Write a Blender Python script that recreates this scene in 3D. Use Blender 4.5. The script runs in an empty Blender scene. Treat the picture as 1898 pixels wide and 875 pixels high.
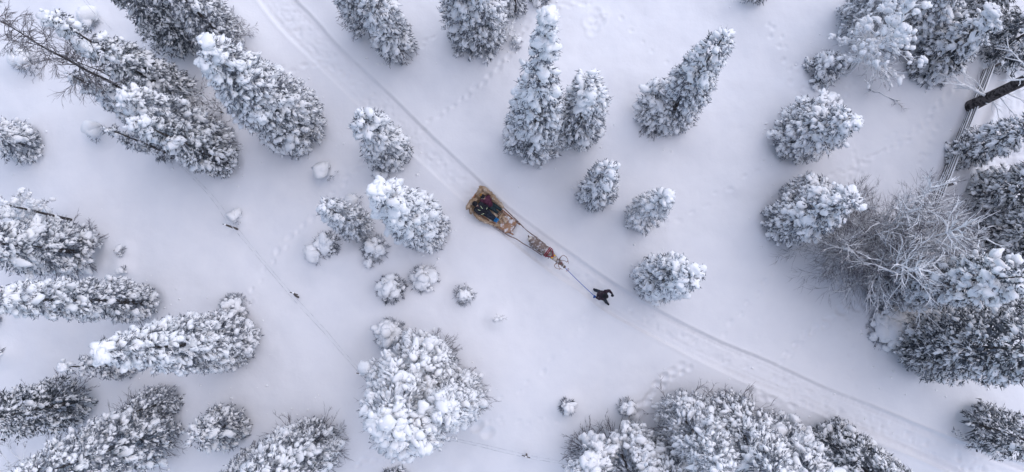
import bpy, math, random
import numpy as np
from mathutils import Vector

# ------------------------------------------------------------------ camera, sky, sun, exposure
scene = bpy.context.scene
COL = scene.collection
H = 30.0            # camera height above the snow
FPX = 1265.0        # focal length in photo pixels (photo 1898 wide)
CX, CY = 949.0, 437.5
TILT = math.atan(140.0 / FPX)
cam_d = bpy.data.cameras.new('camera')
cam_d.sensor_width = 36.0
cam_d.lens = 36.0 * FPX / 1898.0
cam_d.clip_start = 0.1
cam_d.clip_end = 2000.0
cam = bpy.data.objects.new('camera', cam_d)
COL.objects.link(cam)
cam.location = (0, 0, H)
cam.rotation_euler = (TILT, 0, 0)
scene.camera = cam

SUN_EL, SUN_AZ = math.radians(62), math.radians(50)   # azimuth clockwise from +Y: from the upper right
world = bpy.data.worlds.new('World')
scene.world = world
world.use_nodes = True
wn = world.node_tree
wn.nodes.clear()
sky = wn.nodes.new('ShaderNodeTexSky')
sky.sky_type = 'NISHITA'
sky.sun_disc = False
sky.sun_elevation = SUN_EL
sky.sun_rotation = SUN_AZ
sky.air_density = 1.0
sky.dust_density = 1.0
sky.ozone_density = 1.0
bg = wn.nodes.new('ShaderNodeBackground')
bg.inputs[1].default_value = 0.10
wo = wn.nodes.new('ShaderNodeOutputWorld')
wn.links.new(sky.outputs[0], bg.inputs[0])
wn.links.new(bg.outputs[0], wo.inputs[0])

sun_d = bpy.data.lights.new('sun', 'SUN')
sun_d.energy = 1.15
sun_d.angle = math.radians(100)
sun_d.color = (1.0, 0.91, 0.91)
sun = bpy.data.objects.new('sun', sun_d)
COL.objects.link(sun)
sd = Vector((math.sin(SUN_AZ) * math.cos(SUN_EL), math.cos(SUN_AZ) * math.cos(SUN_EL), math.sin(SUN_EL)))
sun.rotation_euler = sd.to_track_quat('Z', 'Y').to_euler()
sun.location = sd * 60

scene.view_settings.view_transform = 'Standard'
scene.view_settings.look = 'None'
scene.view_settings.exposure = 0.71
scene.view_settings.gamma = 1.0

# ------------------------------------------------------------------ helpers
CT, ST = math.cos(TILT), math.sin(TILT)


def P(px, py, z=0.0):
    """world point seen at a photo pixel, at height z"""
    u, v = (px - CX) / FPX, (CY - py) / FPX
    d = (u, v * CT + ST, v * ST - CT)
    k = (H - z) / -d[2]
    return np.array((d[0] * k, d[1] * k, z))


def proj(p):
    x, y, z = p[0], p[1], p[2] - H
    depth = y * ST - z * CT
    return CX + FPX * x / depth, CY - FPX * (y * CT + z * ST) / depth


def height_for(base, tip):
    """height of a vertical stem based at pixel base whose top reaches nearest to pixel tip"""
    b = P(*base)
    best, bh = 1e9, 1.0
    for h in np.arange(0.2, 24, 0.05):
        q = proj((b[0], b[1], h))
        d = (q[0] - tip[0]) ** 2 + (q[1] - tip[1]) ** 2
        if d < best:
            best, bh = d, h
    return bh


_rs = np.random.RandomState(7)
_LAT = _rs.rand(64, 64, 64).astype(np.float32)


def vnoise(x, y, z=0.0):
    """smooth value noise 0..1"""
    x, y, z = np.broadcast_arrays(np.asarray(x, float), np.asarray(y, float), np.asarray(z, float))
    xi, yi, zi = np.floor(x).astype(int), np.floor(y).astype(int), np.floor(z).astype(int)
    fx, fy, fz = x - xi, y - yi, z - zi
    fx, fy, fz = fx * fx * (3 - 2 * fx), fy * fy * (3 - 2 * fy), fz * fz * (3 - 2 * fz)
    r = 0
    for a in (0, 1):
        for b in (0, 1):
            for c in (0, 1):
                w = (fx if a else 1 - fx) * (fy if b else 1 - fy) * (fz if c else 1 - fz)
                r = r + w * _LAT[(xi + a) & 63, (yi + b) & 63, (zi + c) & 63]
    return r


def fbm(x, y, z=0.0, o=3):
    s, a, f, t = 0, 1.0, 1.0, 0
    for k in range(o):
        s = s + a * vnoise(x * f + 17 * k, y * f + 5 * k, z * f if np.any(z) else z)
        t += a
        a *= .5
        f *= 2
    return s / t


def mesh_from(verts, faces, smooth=True, name='mesh'):
    """verts (N,3); faces: list of index arrays (each (M,3) or (M,4)), or python lists"""
    me = bpy.data.meshes.new(name)
    verts = np.asarray(verts, np.float32)
    if not isinstance(faces, list):
        faces = [faces]
    faces = [np.asarray(f, np.int32) for f in faces if len(f)]
    loops = np.concatenate([f.ravel() for f in faces])
    sizes = np.concatenate([np.full(len(f), f.shape[1], np.int32) for f in faces])
    starts = np.concatenate([[0], np.cumsum(sizes)[:-1]]).astype(np.int32)
    me.vertices.add(len(verts))
    me.vertices.foreach_set('co', verts.ravel())
    me.loops.add(len(loops))
    me.loops.foreach_set('vertex_index', loops)
    me.polygons.add(len(sizes))
    me.polygons.foreach_set('loop_start', starts)
    me.update(calc_edges=True)
    me.polygons.foreach_set('use_smooth', np.full(len(sizes), smooth))
    return me


def link(name, me, mat, parent=None, loc=None, kind=None):
    o = bpy.data.objects.new(name, me)
    COL.objects.link(o)
    if mat is not None and not len(me.materials):
        me.materials.append(mat)
    if loc is not None:
        o.location = loc
    if parent is not None:
        o.parent = parent
    if kind:
        o['kind'] = kind
    return o


def tag(o, label=None, cat=None, group=None, kind=None):
    if label:
        o['label'] = label
    if cat:
        o['category'] = cat
    if group:
        o['group'] = group
    if kind:
        o['kind'] = kind
    return o


def empty(name, loc, label, cat, group=None):
    o = bpy.data.objects.new(name, None)
    COL.objects.link(o)
    o.location = loc
    o.empty_display_size = .3
    return tag(o, label, cat, group)


class Build:
    """collects tubes, blobs and leaves as arrays, in world space"""
    def __init__(s):
        s.v, s.f3, s.f4, s.n = [], [], [], 0

    def add(s, v, f3=None, f4=None):
        v = np.asarray(v, np.float32).reshape(-1, 3)
        if f3 is not None and len(f3):
            s.f3.append(np.asarray(f3) + s.n)
        if f4 is not None and len(f4):
            s.f4.append(np.asarray(f4) + s.n)
        s.v.append(v)
        s.n += len(v)

    def segs(s, p0, p1, r0, r1, k=3, caps=False):
        """many separate tapered tubes"""
        p0, p1 = np.atleast_2d(p0), np.atleast_2d(p1)
        n = len(p0)
        if n == 0:
            return
        r0 = np.broadcast_to(np.asarray(r0, float), (n,))
        r1 = np.broadcast_to(np.asarray(r1, float), (n,))
        d = p1 - p0
        d = d / (np.linalg.norm(d, axis=1, keepdims=True) + 1e-9)
        up = np.where(np.abs(d[:, 2:3]) > .9, np.array([[1., 0, 0]]), np.array([[0, 0, 1.]]))
        a = np.cross(d, up)
        a /= np.linalg.norm(a, axis=1, keepdims=True) + 1e-9
        b = np.cross(a, d)
        t = np.arange(k) * 2 * math.pi / k
        ring = a[:, None, :] * np.cos(t)[None, :, None] + b[:, None, :] * np.sin(t)[None, :, None]
        v = np.concatenate([p0[:, None] + ring * r0[:, None, None], p1[:, None] + ring * r1[:, None, None]], 1)
        i = np.arange(k)
        q = np.stack([i, (i + 1) % k, (i + 1) % k + k, i + k], 1)
        f4 = (q[None] + (np.arange(n) * 2 * k)[:, None, None]).reshape(-1, 4)
        s.add(v.reshape(-1, 3), None, f4)

    def tube(s, pts, radii, k=8, cap=True):
        pts = np.asarray(pts, float)
        n = len(pts)
        radii = np.broadcast_to(np.asarray(radii, float), (n,))
        t = np.gradient(pts, axis=0)
        t /= np.linalg.norm(t, axis=1, keepdims=True) + 1e-9
        ref = np.array([0, 0, 1.]) if abs(t[:, 2]).mean() < .8 else np.array([1., 0, 0])
        a = np.cross(t, ref)
        a /= np.linalg.norm(a, axis=1, keepdims=True) + 1e-9
        b = np.cross(a, t)
        th = np.arange(k) * 2 * math.pi / k
        v = pts[:, None] + (a[:, None] * np.cos(th)[None, :, None] + b[:, None] * np.sin(th)[None, :, None]) * radii[:, None, None]
        v = v.reshape(-1, 3)
        i = np.arange(k)
        q = np.stack([i, (i + 1) % k, (i + 1) % k + k, i + k], 1)
        f4 = (q[None] + (np.arange(n - 1) * k)[:, None, None]).reshape(-1, 4)
        f3 = []
        if cap:
            v = np.vstack([v, pts[0], pts[-1]])
            c0, c1 = n * k, n * k + 1
            f3 = [(c0, (j + 1) % k, j) for j in range(k)] + [(c1, (n - 1) * k + j, (n - 1) * k + (j + 1) % k) for j in range(k)]
        s.add(v, f3, f4)

    def box(s, c, ax, ay, az, jit=0.0):
        """box from centre and three half axis vectors"""
        c, ax, ay, az = map(lambda q: np.asarray(q, float), (c, ax, ay, az))
        v = [c + i * ax + j * ay + k * az for i in (-1, 1) for j in (-1, 1) for k in (-1, 1)]
        s.add(v, None, [(0, 1, 3, 2), (4, 6, 7, 5), (0, 4, 5, 1), (2, 3, 7, 6), (0, 2, 6, 4), (1, 5, 7, 3)])

    def blobs(s, pos, ax, ay, az, hi, rng, rough=.22):
        """lumpy ellipsoids: arrays of centre and three half axes"""
        n = len(pos)
        if n == 0:
            return
        T, F = ICO1 if hi else ICO0
        m = len(T)
        k = rng.randn(n, 3, 3) * (2.4 if hi else 1.2)
        ph = rng.rand(n, 3) * 6.28
        w = 1 + rough * np.sin(np.einsum('nkj,mj->nkm', k, T) + ph[:, :, None]).sum(1) * .6
        v = T[None] * w[:, :, None]
        v = pos[:, None] + v[:, :, 0:1] * ax[:, None] + v[:, :, 1:2] * ay[:, None] + v[:, :, 2:3] * az[:, None]
        f = (F[None] + (np.arange(n) * m)[:, None, None]).reshape(-1, 3)
        s.add(v.reshape(-1, 3), f)

    def leaves(s, p, d, ln, wd, rng):
        """narrow triangular needle tufts"""
        n = len(p)
        if n == 0:
            return
        r = rng.randn(n, 3)
        a = np.cross(d, r)
        a /= np.linalg.norm(a, axis=1, keepdims=True) + 1e-9
        v = np.stack([p + a * wd[:, None], p - a * wd[:, None], p + d * ln[:, None]], 1)
        s.add(v.reshape(-1, 3), np.arange(3 * n).reshape(-1, 3))

    def mesh(s, origin=(0, 0, 0), smooth=True, name='mesh'):
        v = np.vstack(s.v) - np.asarray(origin, np.float32)
        f = []
        if s.f3:
            f.append(np.vstack(s.f3))
        if s.f4:
            f.append(np.vstack(s.f4))
        return mesh_from(v, f, smooth, name)


def _ico(sub):
    import bmesh
    bm = bmesh.new()
    bmesh.ops.create_icosphere(bm, subdivisions=sub, radius=1)
    v = np.array([q.co[:] for q in bm.verts])
    f = np.array([[q.index for q in p.verts] for p in bm.faces])
    bm.free()
    return v, f


ICO0, ICO1, ICO2 = _ico(1), _ico(2), _ico(3)

# ------------------------------------------------------------------ materials


def mat(name, base, rough=.8, noise=None, bump=None, spec=.3, objnoise=True):
    """noise = (scale, colour2, contrast_lo, contrast_hi); bump = (scale, strength)"""
    m = bpy.data.materials.new(name)
    m.use_nodes = True
    nt = m.node_tree
    b = nt.nodes['Principled BSDF']
    b.inputs['Base Color'].default_value = (*base, 1)
    b.inputs['Roughness'].default_value = rough
    b.inputs['Specular IOR Level'].default_value = spec
    tc = nt.nodes.new('ShaderNodeTexCoord')
    if noise:
        n = nt.nodes.new('ShaderNodeTexNoise')
        n.inputs['Scale'].default_value = noise[0]
        n.inputs['Detail'].default_value = 4
        nt.links.new(tc.outputs['Object'], n.inputs['Vector'])
        mr = nt.nodes.new('ShaderNodeMapRange')
        mr.inputs['From Min'].default_value = noise[2]
        mr.inputs['From Max'].default_value = noise[3]
        nt.links.new(n.outputs['Fac'], mr.inputs['Value'])
        mx = nt.nodes.new('ShaderNodeMix')
        mx.data_type = 'RGBA'
        mx.inputs['A'].default_value = (*base, 1)
        mx.inputs['B'].default_value = (*noise[1], 1)
        nt.links.new(mr.outputs['Result'], mx.inputs['Factor'])
        nt.links.new(mx.outputs['Result'], b.inputs['Base Color'])
        m['mixnode'] = mx.name
    if bump:
        n2 = nt.nodes.new('ShaderNodeTexNoise')
        n2.inputs['Scale'].default_value = bump[0]
        n2.inputs['Detail'].default_value = 3
        nt.links.new(tc.outputs['Object'], n2.inputs['Vector'])
        bp = nt.nodes.new('ShaderNodeBump')
        bp.inputs['Strength'].default_value = bump[1]
        bp.inputs['Distance'].default_value = 0.02
        nt.links.new(n2.outputs['Fac'], bp.inputs['Height'])
        nt.links.new(bp.outputs['Normal'], b.inputs['Normal'])
    return m


SNOW = (0.84, 0.845, 0.87)
M = {}
M['ground'] = mat('snow_ground', SNOW, .75, (1.2, (.81, .818, .85), .35, .7), (9, .35), .25)
M['snow'] = mat('snow_clump', (.94, .945, .955), .8, None, (22, .5), .2)
M['needle'] = mat('spruce_needles', (.068, .078, .092), .75, (6, (.42, .44, .50), .38, .68), None, .2)
M['needle_dark'] = mat('spruce_needles_dark', (.044, .052, .058), .75, (5, (.34, .36, .41), .42, .72), None, .2)
M['needle_frost'] = mat('frosted_needles', (.13, .14, .16), .8, (7, (.60, .62, .66), .36, .62), None, .2)
M['bark'] = mat('bark', (.075, .062, .055), .9, (14, (.20, .19, .19), .5, .7), (30, .8), .2)
M['bark_pine'] = mat('pine_bark', (.13, .115, .115), .9, (7, (.03, .027, .028), .42, .6), (14, 1.0), .2)
M['twig'] = mat('frosty_twig', (.10, .088, .105), .85, (2.2, (.36, .36, .40), .46, .72), None, .2)
M['twig_dark'] = mat('bare_twig', (.13, .11, .11), .85, (3, (.38, .38, .41), .45, .7), None, .2)
M['twig_white'] = mat('snowy_twig', (.55, .56, .59), .85, (5, (.82, .83, .85), .4, .6), None, .2)
M['rail'] = mat('weathered_wood', (.17, .145, .125), .85, (5, (.09, .075, .068), .4, .65), (25, .6), .2)
M['post'] = mat('post_wood', (.10, .08, .07), .9, (12, (.2, .18, .17), .45, .65), (25, .6), .2)
M['wire'] = mat('frosted_wire', (.60, .61, .64), .7, (4, (.82, .83, .85), .4, .6), None, .3)

# ------------------------------------------------------------------ ground sheet
ROAD_R = [(500, -60), (548, 0), (585, 37), (620, 78), (684, 139), (747, 199), (788, 240), (884, 330), (936, 379), (1007, 433), (1064, 473), (1137, 524), (1225, 577), (1336, 633), (1420, 667), (1527, 717), (1624, 755), (1756, 809), (1898, 860), (2050, 910)]
ROAD_L = [(435, -60), (478, 0), (520, 53), (570, 102), (656, 186), (735, 258), (852, 364), (936, 437), (1021, 503), (1079, 541), (1120, 574), (1225, 631), (1306, 672), (1410, 720), (1502, 757), (1603, 806), (1705, 849), (1766, 877), (1900, 940)]


def resample(pts, n=60):
    p = np.array([P(*q)[:2] for q in pts])
    # smooth with Catmull-Rom
    out = []
    for i in range(len(p) - 1):
        p0, p1, p2, p3 = p[max(i - 1, 0)], p[i], p[i + 1], p[min(i + 2, len(p) - 1)]
        for t in np.linspace(0, 1, 8, endpoint=False):
            out.append(.5 * ((2 * p1) + (-p0 + p2) * t + (2 * p0 - 5 * p1 + 4 * p2 - p3) * t * t + (-p0 + 3 * p1 - 3 * p2 + p3) * t ** 3))
    out.append(p[-1])
    out = np.array(out)
    s = np.concatenate([[0], np.cumsum(np.linalg.norm(np.diff(out, axis=0), axis=1))])
    q = np.linspace(0, s[-1], n)
    return np.stack([np.interp(q, s, out[:, 0]), np.interp(q, s, out[:, 1])], 1)


RR, RL = resample(ROAD_R), resample(ROAD_L)
RC, RW = (RR + RL) / 2, np.linalg.norm(RR - RL, axis=1) / 2

STEP = 0.068
gx = np.arange(-25.5, 25.5, STEP)
gy = np.arange(-9.0, 16.5, STEP)
far = np.cumsum(0.25 * 1.45 ** np.arange(20))
gx = np.concatenate([gx[0] - far[::-1], gx, gx[-1] + far])
gy = np.concatenate([gy[0] - far[::-1], gy, gy[-1] + far])
NF = len(far)
GX, GY = np.meshgrid(gx, gy)
GZ = (fbm(GX * .12 + 9, GY * .12 + 3, 0, 3) - .5) * .9 + (fbm(GX * .45, GY * .45, 0, 3) - .5) * .22
GZ += (fbm(GX * 2.0, GY * 2.0, 0, 3) - .5) * .035


def polyline_uv(X, Y, C, W):
    """signed offset across (left of travel positive) / halfwidth and distance along"""
    bd = np.full(X.shape, 1e9)
    u = np.full(X.shape, 99.0)
    sl = np.zeros(X.shape)
    s0 = 0.0
    for i in range(len(C) - 1):
        a, b = C[i], C[i + 1]
        ab = b - a
        L2 = ab @ ab
        L = math.sqrt(L2)
        w0 = max(W[i], W[i + 1])
        pad = w0 * 2.2 + 1
        t = ((X - a[0]) * ab[0] + (Y - a[1]) * ab[1]) / L2
        tc = np.clip(t, 0, 1)
        dx, dy = X - (a[0] + ab[0] * tc), Y - (a[1] + ab[1] * tc)
        d = dx * dx + dy * dy
        side = np.sign(ab[0] * dy - ab[1] * dx)
        m = d < bd
        bd = np.where(m, d, bd)
        u = np.where(m, side * np.sqrt(d) / (W[i] * (1 - tc) + W[i + 1] * tc), u)
        sl = np.where(m, s0 + tc * L, sl)
        s0 += L
    return u, sl


one = np.ones(len(RR))
sR, SL = polyline_uv(GX, GY, RR, one)      # signed distances from the two edges of the track, in metres
sLft, _ = polyline_uv(GX, GY, RL, one)
U = (sLft + sR) / np.clip(sLft - sR, .8, None)
ROAD_Z = -0.09


def sstep(a, b, x):
    t = np.clip((x - a) / (b - a), 0, 1)
    return t * t * (3 - 2 * t)


# left of travel (u>0) is the photo's upper-right edge: crisp bank; the other edge is softer
inroad = 1 - sstep(.89, 1.06, np.where(U > 0, U, -U * 1.0 + .03 * np.sin(SL * 1.3)))
near = 1 - sstep(1.0, 3.2, np.abs(U))
GZ = GZ * (1 - .93 * near)
groove = np.zeros_like(GZ)
rgr = np.random.RandomState(3)
for k in range(16):
    c = rgr.uniform(-.92, .92) if k > 3 else (-.90, -.72, .84, .62)[k]
    wd = rgr.uniform(.034, .055)
    amp = (.017 if k > 3 else .048) * (.4 + vnoise(SL * .35 + 7 * k, k * 3.1))
    wob = .03 * np.sin(SL * .35 + k * 2.1) + .02 * np.sin(SL * .9 + k)
    groove -= amp * np.exp(-((U - c - wob) / wd) ** 2)
    groove += amp * .6 * np.exp(-((U - c - wob - 2.0 * wd) / wd) ** 2)
foot = (fbm(GX * 4.6 + 40, GY * 4.6, 0, 2) - .5)
foot = np.where(foot < -.06, (foot + .06), 0) * .24
mid = np.exp(-((U + .1) / .55) ** 4)
GZ += inroad * (ROAD_Z + groove * (.45 + .55 * sstep(12, 24, SL)) + foot * mid + (fbm(GX * 6.5, GY * 6.5, 0, 2) - .5) * .035 * (.4 + 1.2 * vnoise(GX * .7, GY * .7)))
fade = .35 + .65 * sstep(14, 24, SL)      # the track is fainter where it is older, at the top
GZ += fade * .055 * np.exp(-((U - 1.08) / .06) ** 2) * (.6 + .8 * vnoise(SL * 1.2, 3.3))
GZ += fade * .05 * np.exp(-((U + 1.10) / .07) ** 2) * (.5 + 1.0 * vnoise(SL * 1.5, 8.3))
GZ -= .028 * np.exp(-((U - .965) / .025) ** 2)
GZ -= .045 * np.exp(-((U + .98) / .035) ** 2)

X0, Y0 = gx[NF], gy[NF]


def stamp(x, y, r, depth, ax=1.0, ang=0.0, rim=.3, power=2):
    """press (or raise) a small dent into the fine part of the sheet"""
    R = r * max(ax, 1) * 2.4
    i0, i1 = int((x - R - X0) / STEP) + NF, int((x + R - X0) / STEP) + NF + 2
    j0, j1 = int((y - R - Y0) / STEP) + NF, int((y + R - Y0) / STEP) + NF + 2
    if i0 < NF or j0 < NF or i1 > len(gx) - NF or j1 > len(gy) - NF:
        return
    xx, yy = GX[j0:j1, i0:i1] - x, GY[j0:j1, i0:i1] - y
    c, s = math.cos(ang), math.sin(ang)
    a, b = (xx * c + yy * s) / (r * ax), (-xx * s + yy * c) / r
    q = a * a + b * b
    GZ[j0:j1, i0:i1] += depth * (np.exp(-q ** (power / 2)) - rim * np.exp(-((np.sqrt(q) - 1.45) / .35) ** 2))


rt = np.random.RandomState(11)


def track(pts, step=.42, r=.10, depth=.075, side=.07, ax=1.5, jit=.05, pair=False):
    w = np.array([P(*q)[:2] for q in pts])
    s = np.concatenate([[0], np.cumsum(np.linalg.norm(np.diff(w, axis=0), axis=1))])
    k, t = 0, 0.0
    while t < s[-1]:
        x, y = np.interp(t, s, w[:, 0]), np.interp(t, s, w[:, 1])
        x2, y2 = np.interp(t + .3, s, w[:, 0]), np.interp(t + .3, s, w[:, 1])
        a = math.atan2(y2 - y, x2 - x) if t + .3 < s[-1] else a
        sg = (1 if k % 2 else -1) * side
        for q in ((0, 1) if pair else (0,)):
            sq = sg if not pair else (side if q else -side)
            stamp(x - math.sin(a) * sq + rt.randn() * jit, y + math.cos(a) * sq + rt.randn() * jit,
                  r * .86 * rt.uniform(.8, 1.2), -depth * .75 * rt.uniform(.6, 1.3), ax, a + rt.randn() * .25)
        k += 1
        t += step * rt.uniform(.8, 1.25)


# animal and people tracks
track([(462, 560), (490, 505), (530, 455), (585, 398), (640, 332), (705, 272)], .45, .12, .08)
track([(778, 238), (840, 195), (900, 150), (955, 95), (975, 55)], .40, .12, .085)
track([(975, 55), (1010, 22), (1080, 5)], .3, .12, .08)
track([(780, 82), (818, 62)], .3, .09, .05)
track([(500, 134), (520, 132), (565, 122), (600, 118)], .5, .12, .06)
track([(1075, -5), (1105, 18), (1150, 35), (1190, 75), (1250, 130)], .7, .09, .05)
track([(1180, 760), (1210, 725), (1240, 700), (1282, 672)], .26, .15, .13, .12, 1.2, .04)
track([(1050, 868), (1120, 845), (1160, 825)], .28, .13, .09)
track([(1088, 588), (1050, 640), (1000, 690), (945, 732), (920, 752)], .62, .10, .06)
track([(890, 800), (915, 776), (950, 760)], .6, .1, .055)
track([(930, 778), (985, 780), (1040, 776)], .6, .1, .05)
track([(660, 858), (700, 845), (740, 832)], .35, .11, .07)
track([(1340, 620), (1380, 570), (1420, 520), (1450, 480)], .55, .11, .075)
track([(1405, 655), (1410, 600), (1395, 560)], .6, .09, .04)
track([(1447, 672), (1490, 628), (1540, 590), (1585, 566), (1640, 572)], .30, .13, .10, .08)
track([(1575, 490), (1572, 530), (1585, 566)], .30, .13, .09, .08)
track([(1572, 590), (1580, 640), (1578, 700), (1582, 740)], .40, .08, .045)
track([(1565, 330), (1600, 300), (1660, 270), (1700, 240), (1740, 190), (1762, 160)], .26, .12, .085, .06)
track([(1540, 325), (1580, 315), (1610, 290)], .3, .12, .07)
track([(1598, 335), (1585, 290), (1570, 240), (1562, 180), (1582, 145)], .32, .11, .07)
track([(1700, 300), (1715, 270), (1730, 240)], .24, .13, .07, .15, 1.1, .12)
track([(1640, 250), (1700, 245), (1735, 243)], .3, .1, .05)
track([(1210, 420), (1250, 408), (1300, 385), (1350, 350), (1390, 325), (1420, 300)], .62, .11, .06)
track([(1420, 45), (1440, 80), (1460, 100), (1480, 160), (1500, 175)], .3, .12, .06, .12, 1.2, .12)
track([(1700, 440), (1690, 500)], .3, .1, .05)
track([(1290, 800), (1330, 760)], .3, .12, .08)
track([(1395, 725), (1440, 745), (1500, 750)], .3, .12, .08)
track([(1800, 620), (1860, 640), (1898, 650)], .35, .1, .05)
track([(300, 20), (330, 60)], .4, .1, .05)
for q in ((1094, 40), (1102, 28), (1110, 42), (1100, 55)):
    w = P(*q)
    stamp(w[0], w[1], .22, -.10, 1.3, 1.1)
for q in ((885, 790), (905, 802), (875, 770)):
    w = P(*q)
    stamp(w[0], w[1], .2, -.08, 1.2, .6)
# the trodden lane just below the guide, hoof prints behind the sleigh
for k in range(170):
    i = rt.randint(6, len(RC) - 6)
    c = RC[i] + (RC[i + 1] - RC[i]) * rt.rand()
    t = RC[i + 1] - RC[i]
    t = t / np.linalg.norm(t)
    n = np.array([-t[1], t[0]])
    c = c + n * RW[i] * rt.uniform(-.4, .4)
    stamp(c[0], c[1], rt.uniform(.07, .12), -rt.uniform(.01, .035), 1.3, math.atan2(t[1], t[0]))
# soft swells: buried stumps and shrubs, and the berm along the wooden fence
for px, py, r, d in ((607, 322, .42, .28), (655, 370, .36, .22), (438, 405, .34, .25), (588, 482, .8, .35), (640, 480, .6, .15), (50, 112, .9, .35),
                     (590, 455, .6, .2), (930, 590, .5, .15), (915, 590, .35, .12), (195, 250, .5, .3), (130, 35, .7, .35), (225, 500, .4, .25), (228, 468, .4, .2),
                     (1050, 752, .5, .15), (1162, 755, .6, .18), (862, 546, .6, .16), (705, 326, .5, .2), (1640, 182, .5, .08), (15, 655, .5, .2), (1100, 200, 2, .1)):
    w = P(px, py)
    stamp(w[0], w[1], r, d, 1.2, .4, .05)
# rough trodden snow in the enclosure past the wooden fence
FA, FB = P(1822, 120), P(1722, 372)
fd = (FB - FA)[:2] / np.linalg.norm((FB - FA)[:2])
fn = np.array([-fd[1], fd[0]])
if fn[0] < 0:
    fn = -fn
DF = (GX - FA[0]) * fn[0] + (GY - FA[1]) * fn[1]
AF = (GX - FA[0]) * fd[0] + (GY - FA[1]) * fd[1]
enc = sstep(.9, 1.8, DF) * (1 - sstep(9, 12, AF)) * sstep(-6, -4, AF)
GZ += enc * ((fbm(GX * 1.8 + 5, GY * 1.8, 0, 3) - .5) * .55 - .10)
GZ += (.16 * np.exp(-((DF + .35) / .35) ** 2) + .22 * np.exp(-((DF - 1.05) / .22) ** 2)) * (1 - sstep(8, 10, AF)) * sstep(-3, -1, AF)


def gz(x, y):
    i = int(np.clip(round((x - X0) / STEP), 0, len(gx) - 2 * NF - 1)) + NF
    j = int(np.clip(round((y - Y0) / STEP), 0, len(gy) - 2 * NF - 1)) + NF
    return float(GZ[j, i])


def finish_ground():
    ny, nx = GX.shape
    v = np.stack([GX, GY, GZ], 2).reshape(-1, 3)
    i = np.arange(ny * nx).reshape(ny, nx)
    q = np.stack([i[:-1, :-1], i[:-1, 1:], i[1:, 1:], i[1:, :-1]], 2).reshape(-1, 4)
    me = mesh_from(v, q, True, 'ground')
    o = link('ground', me, M['ground'])
    o['kind'] = 'structure'
    o['label'] = 'snow covered ground with a packed sled track, grooves and animal prints'


# ------------------------------------------------------------------ trees
SPRUCES = 'snow laden spruces in the forest'
ntri = [0]


def wells(x, y, R):
    stamp(x, y, R * .8, -.18, 1, 0, -.05, 4)


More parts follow.
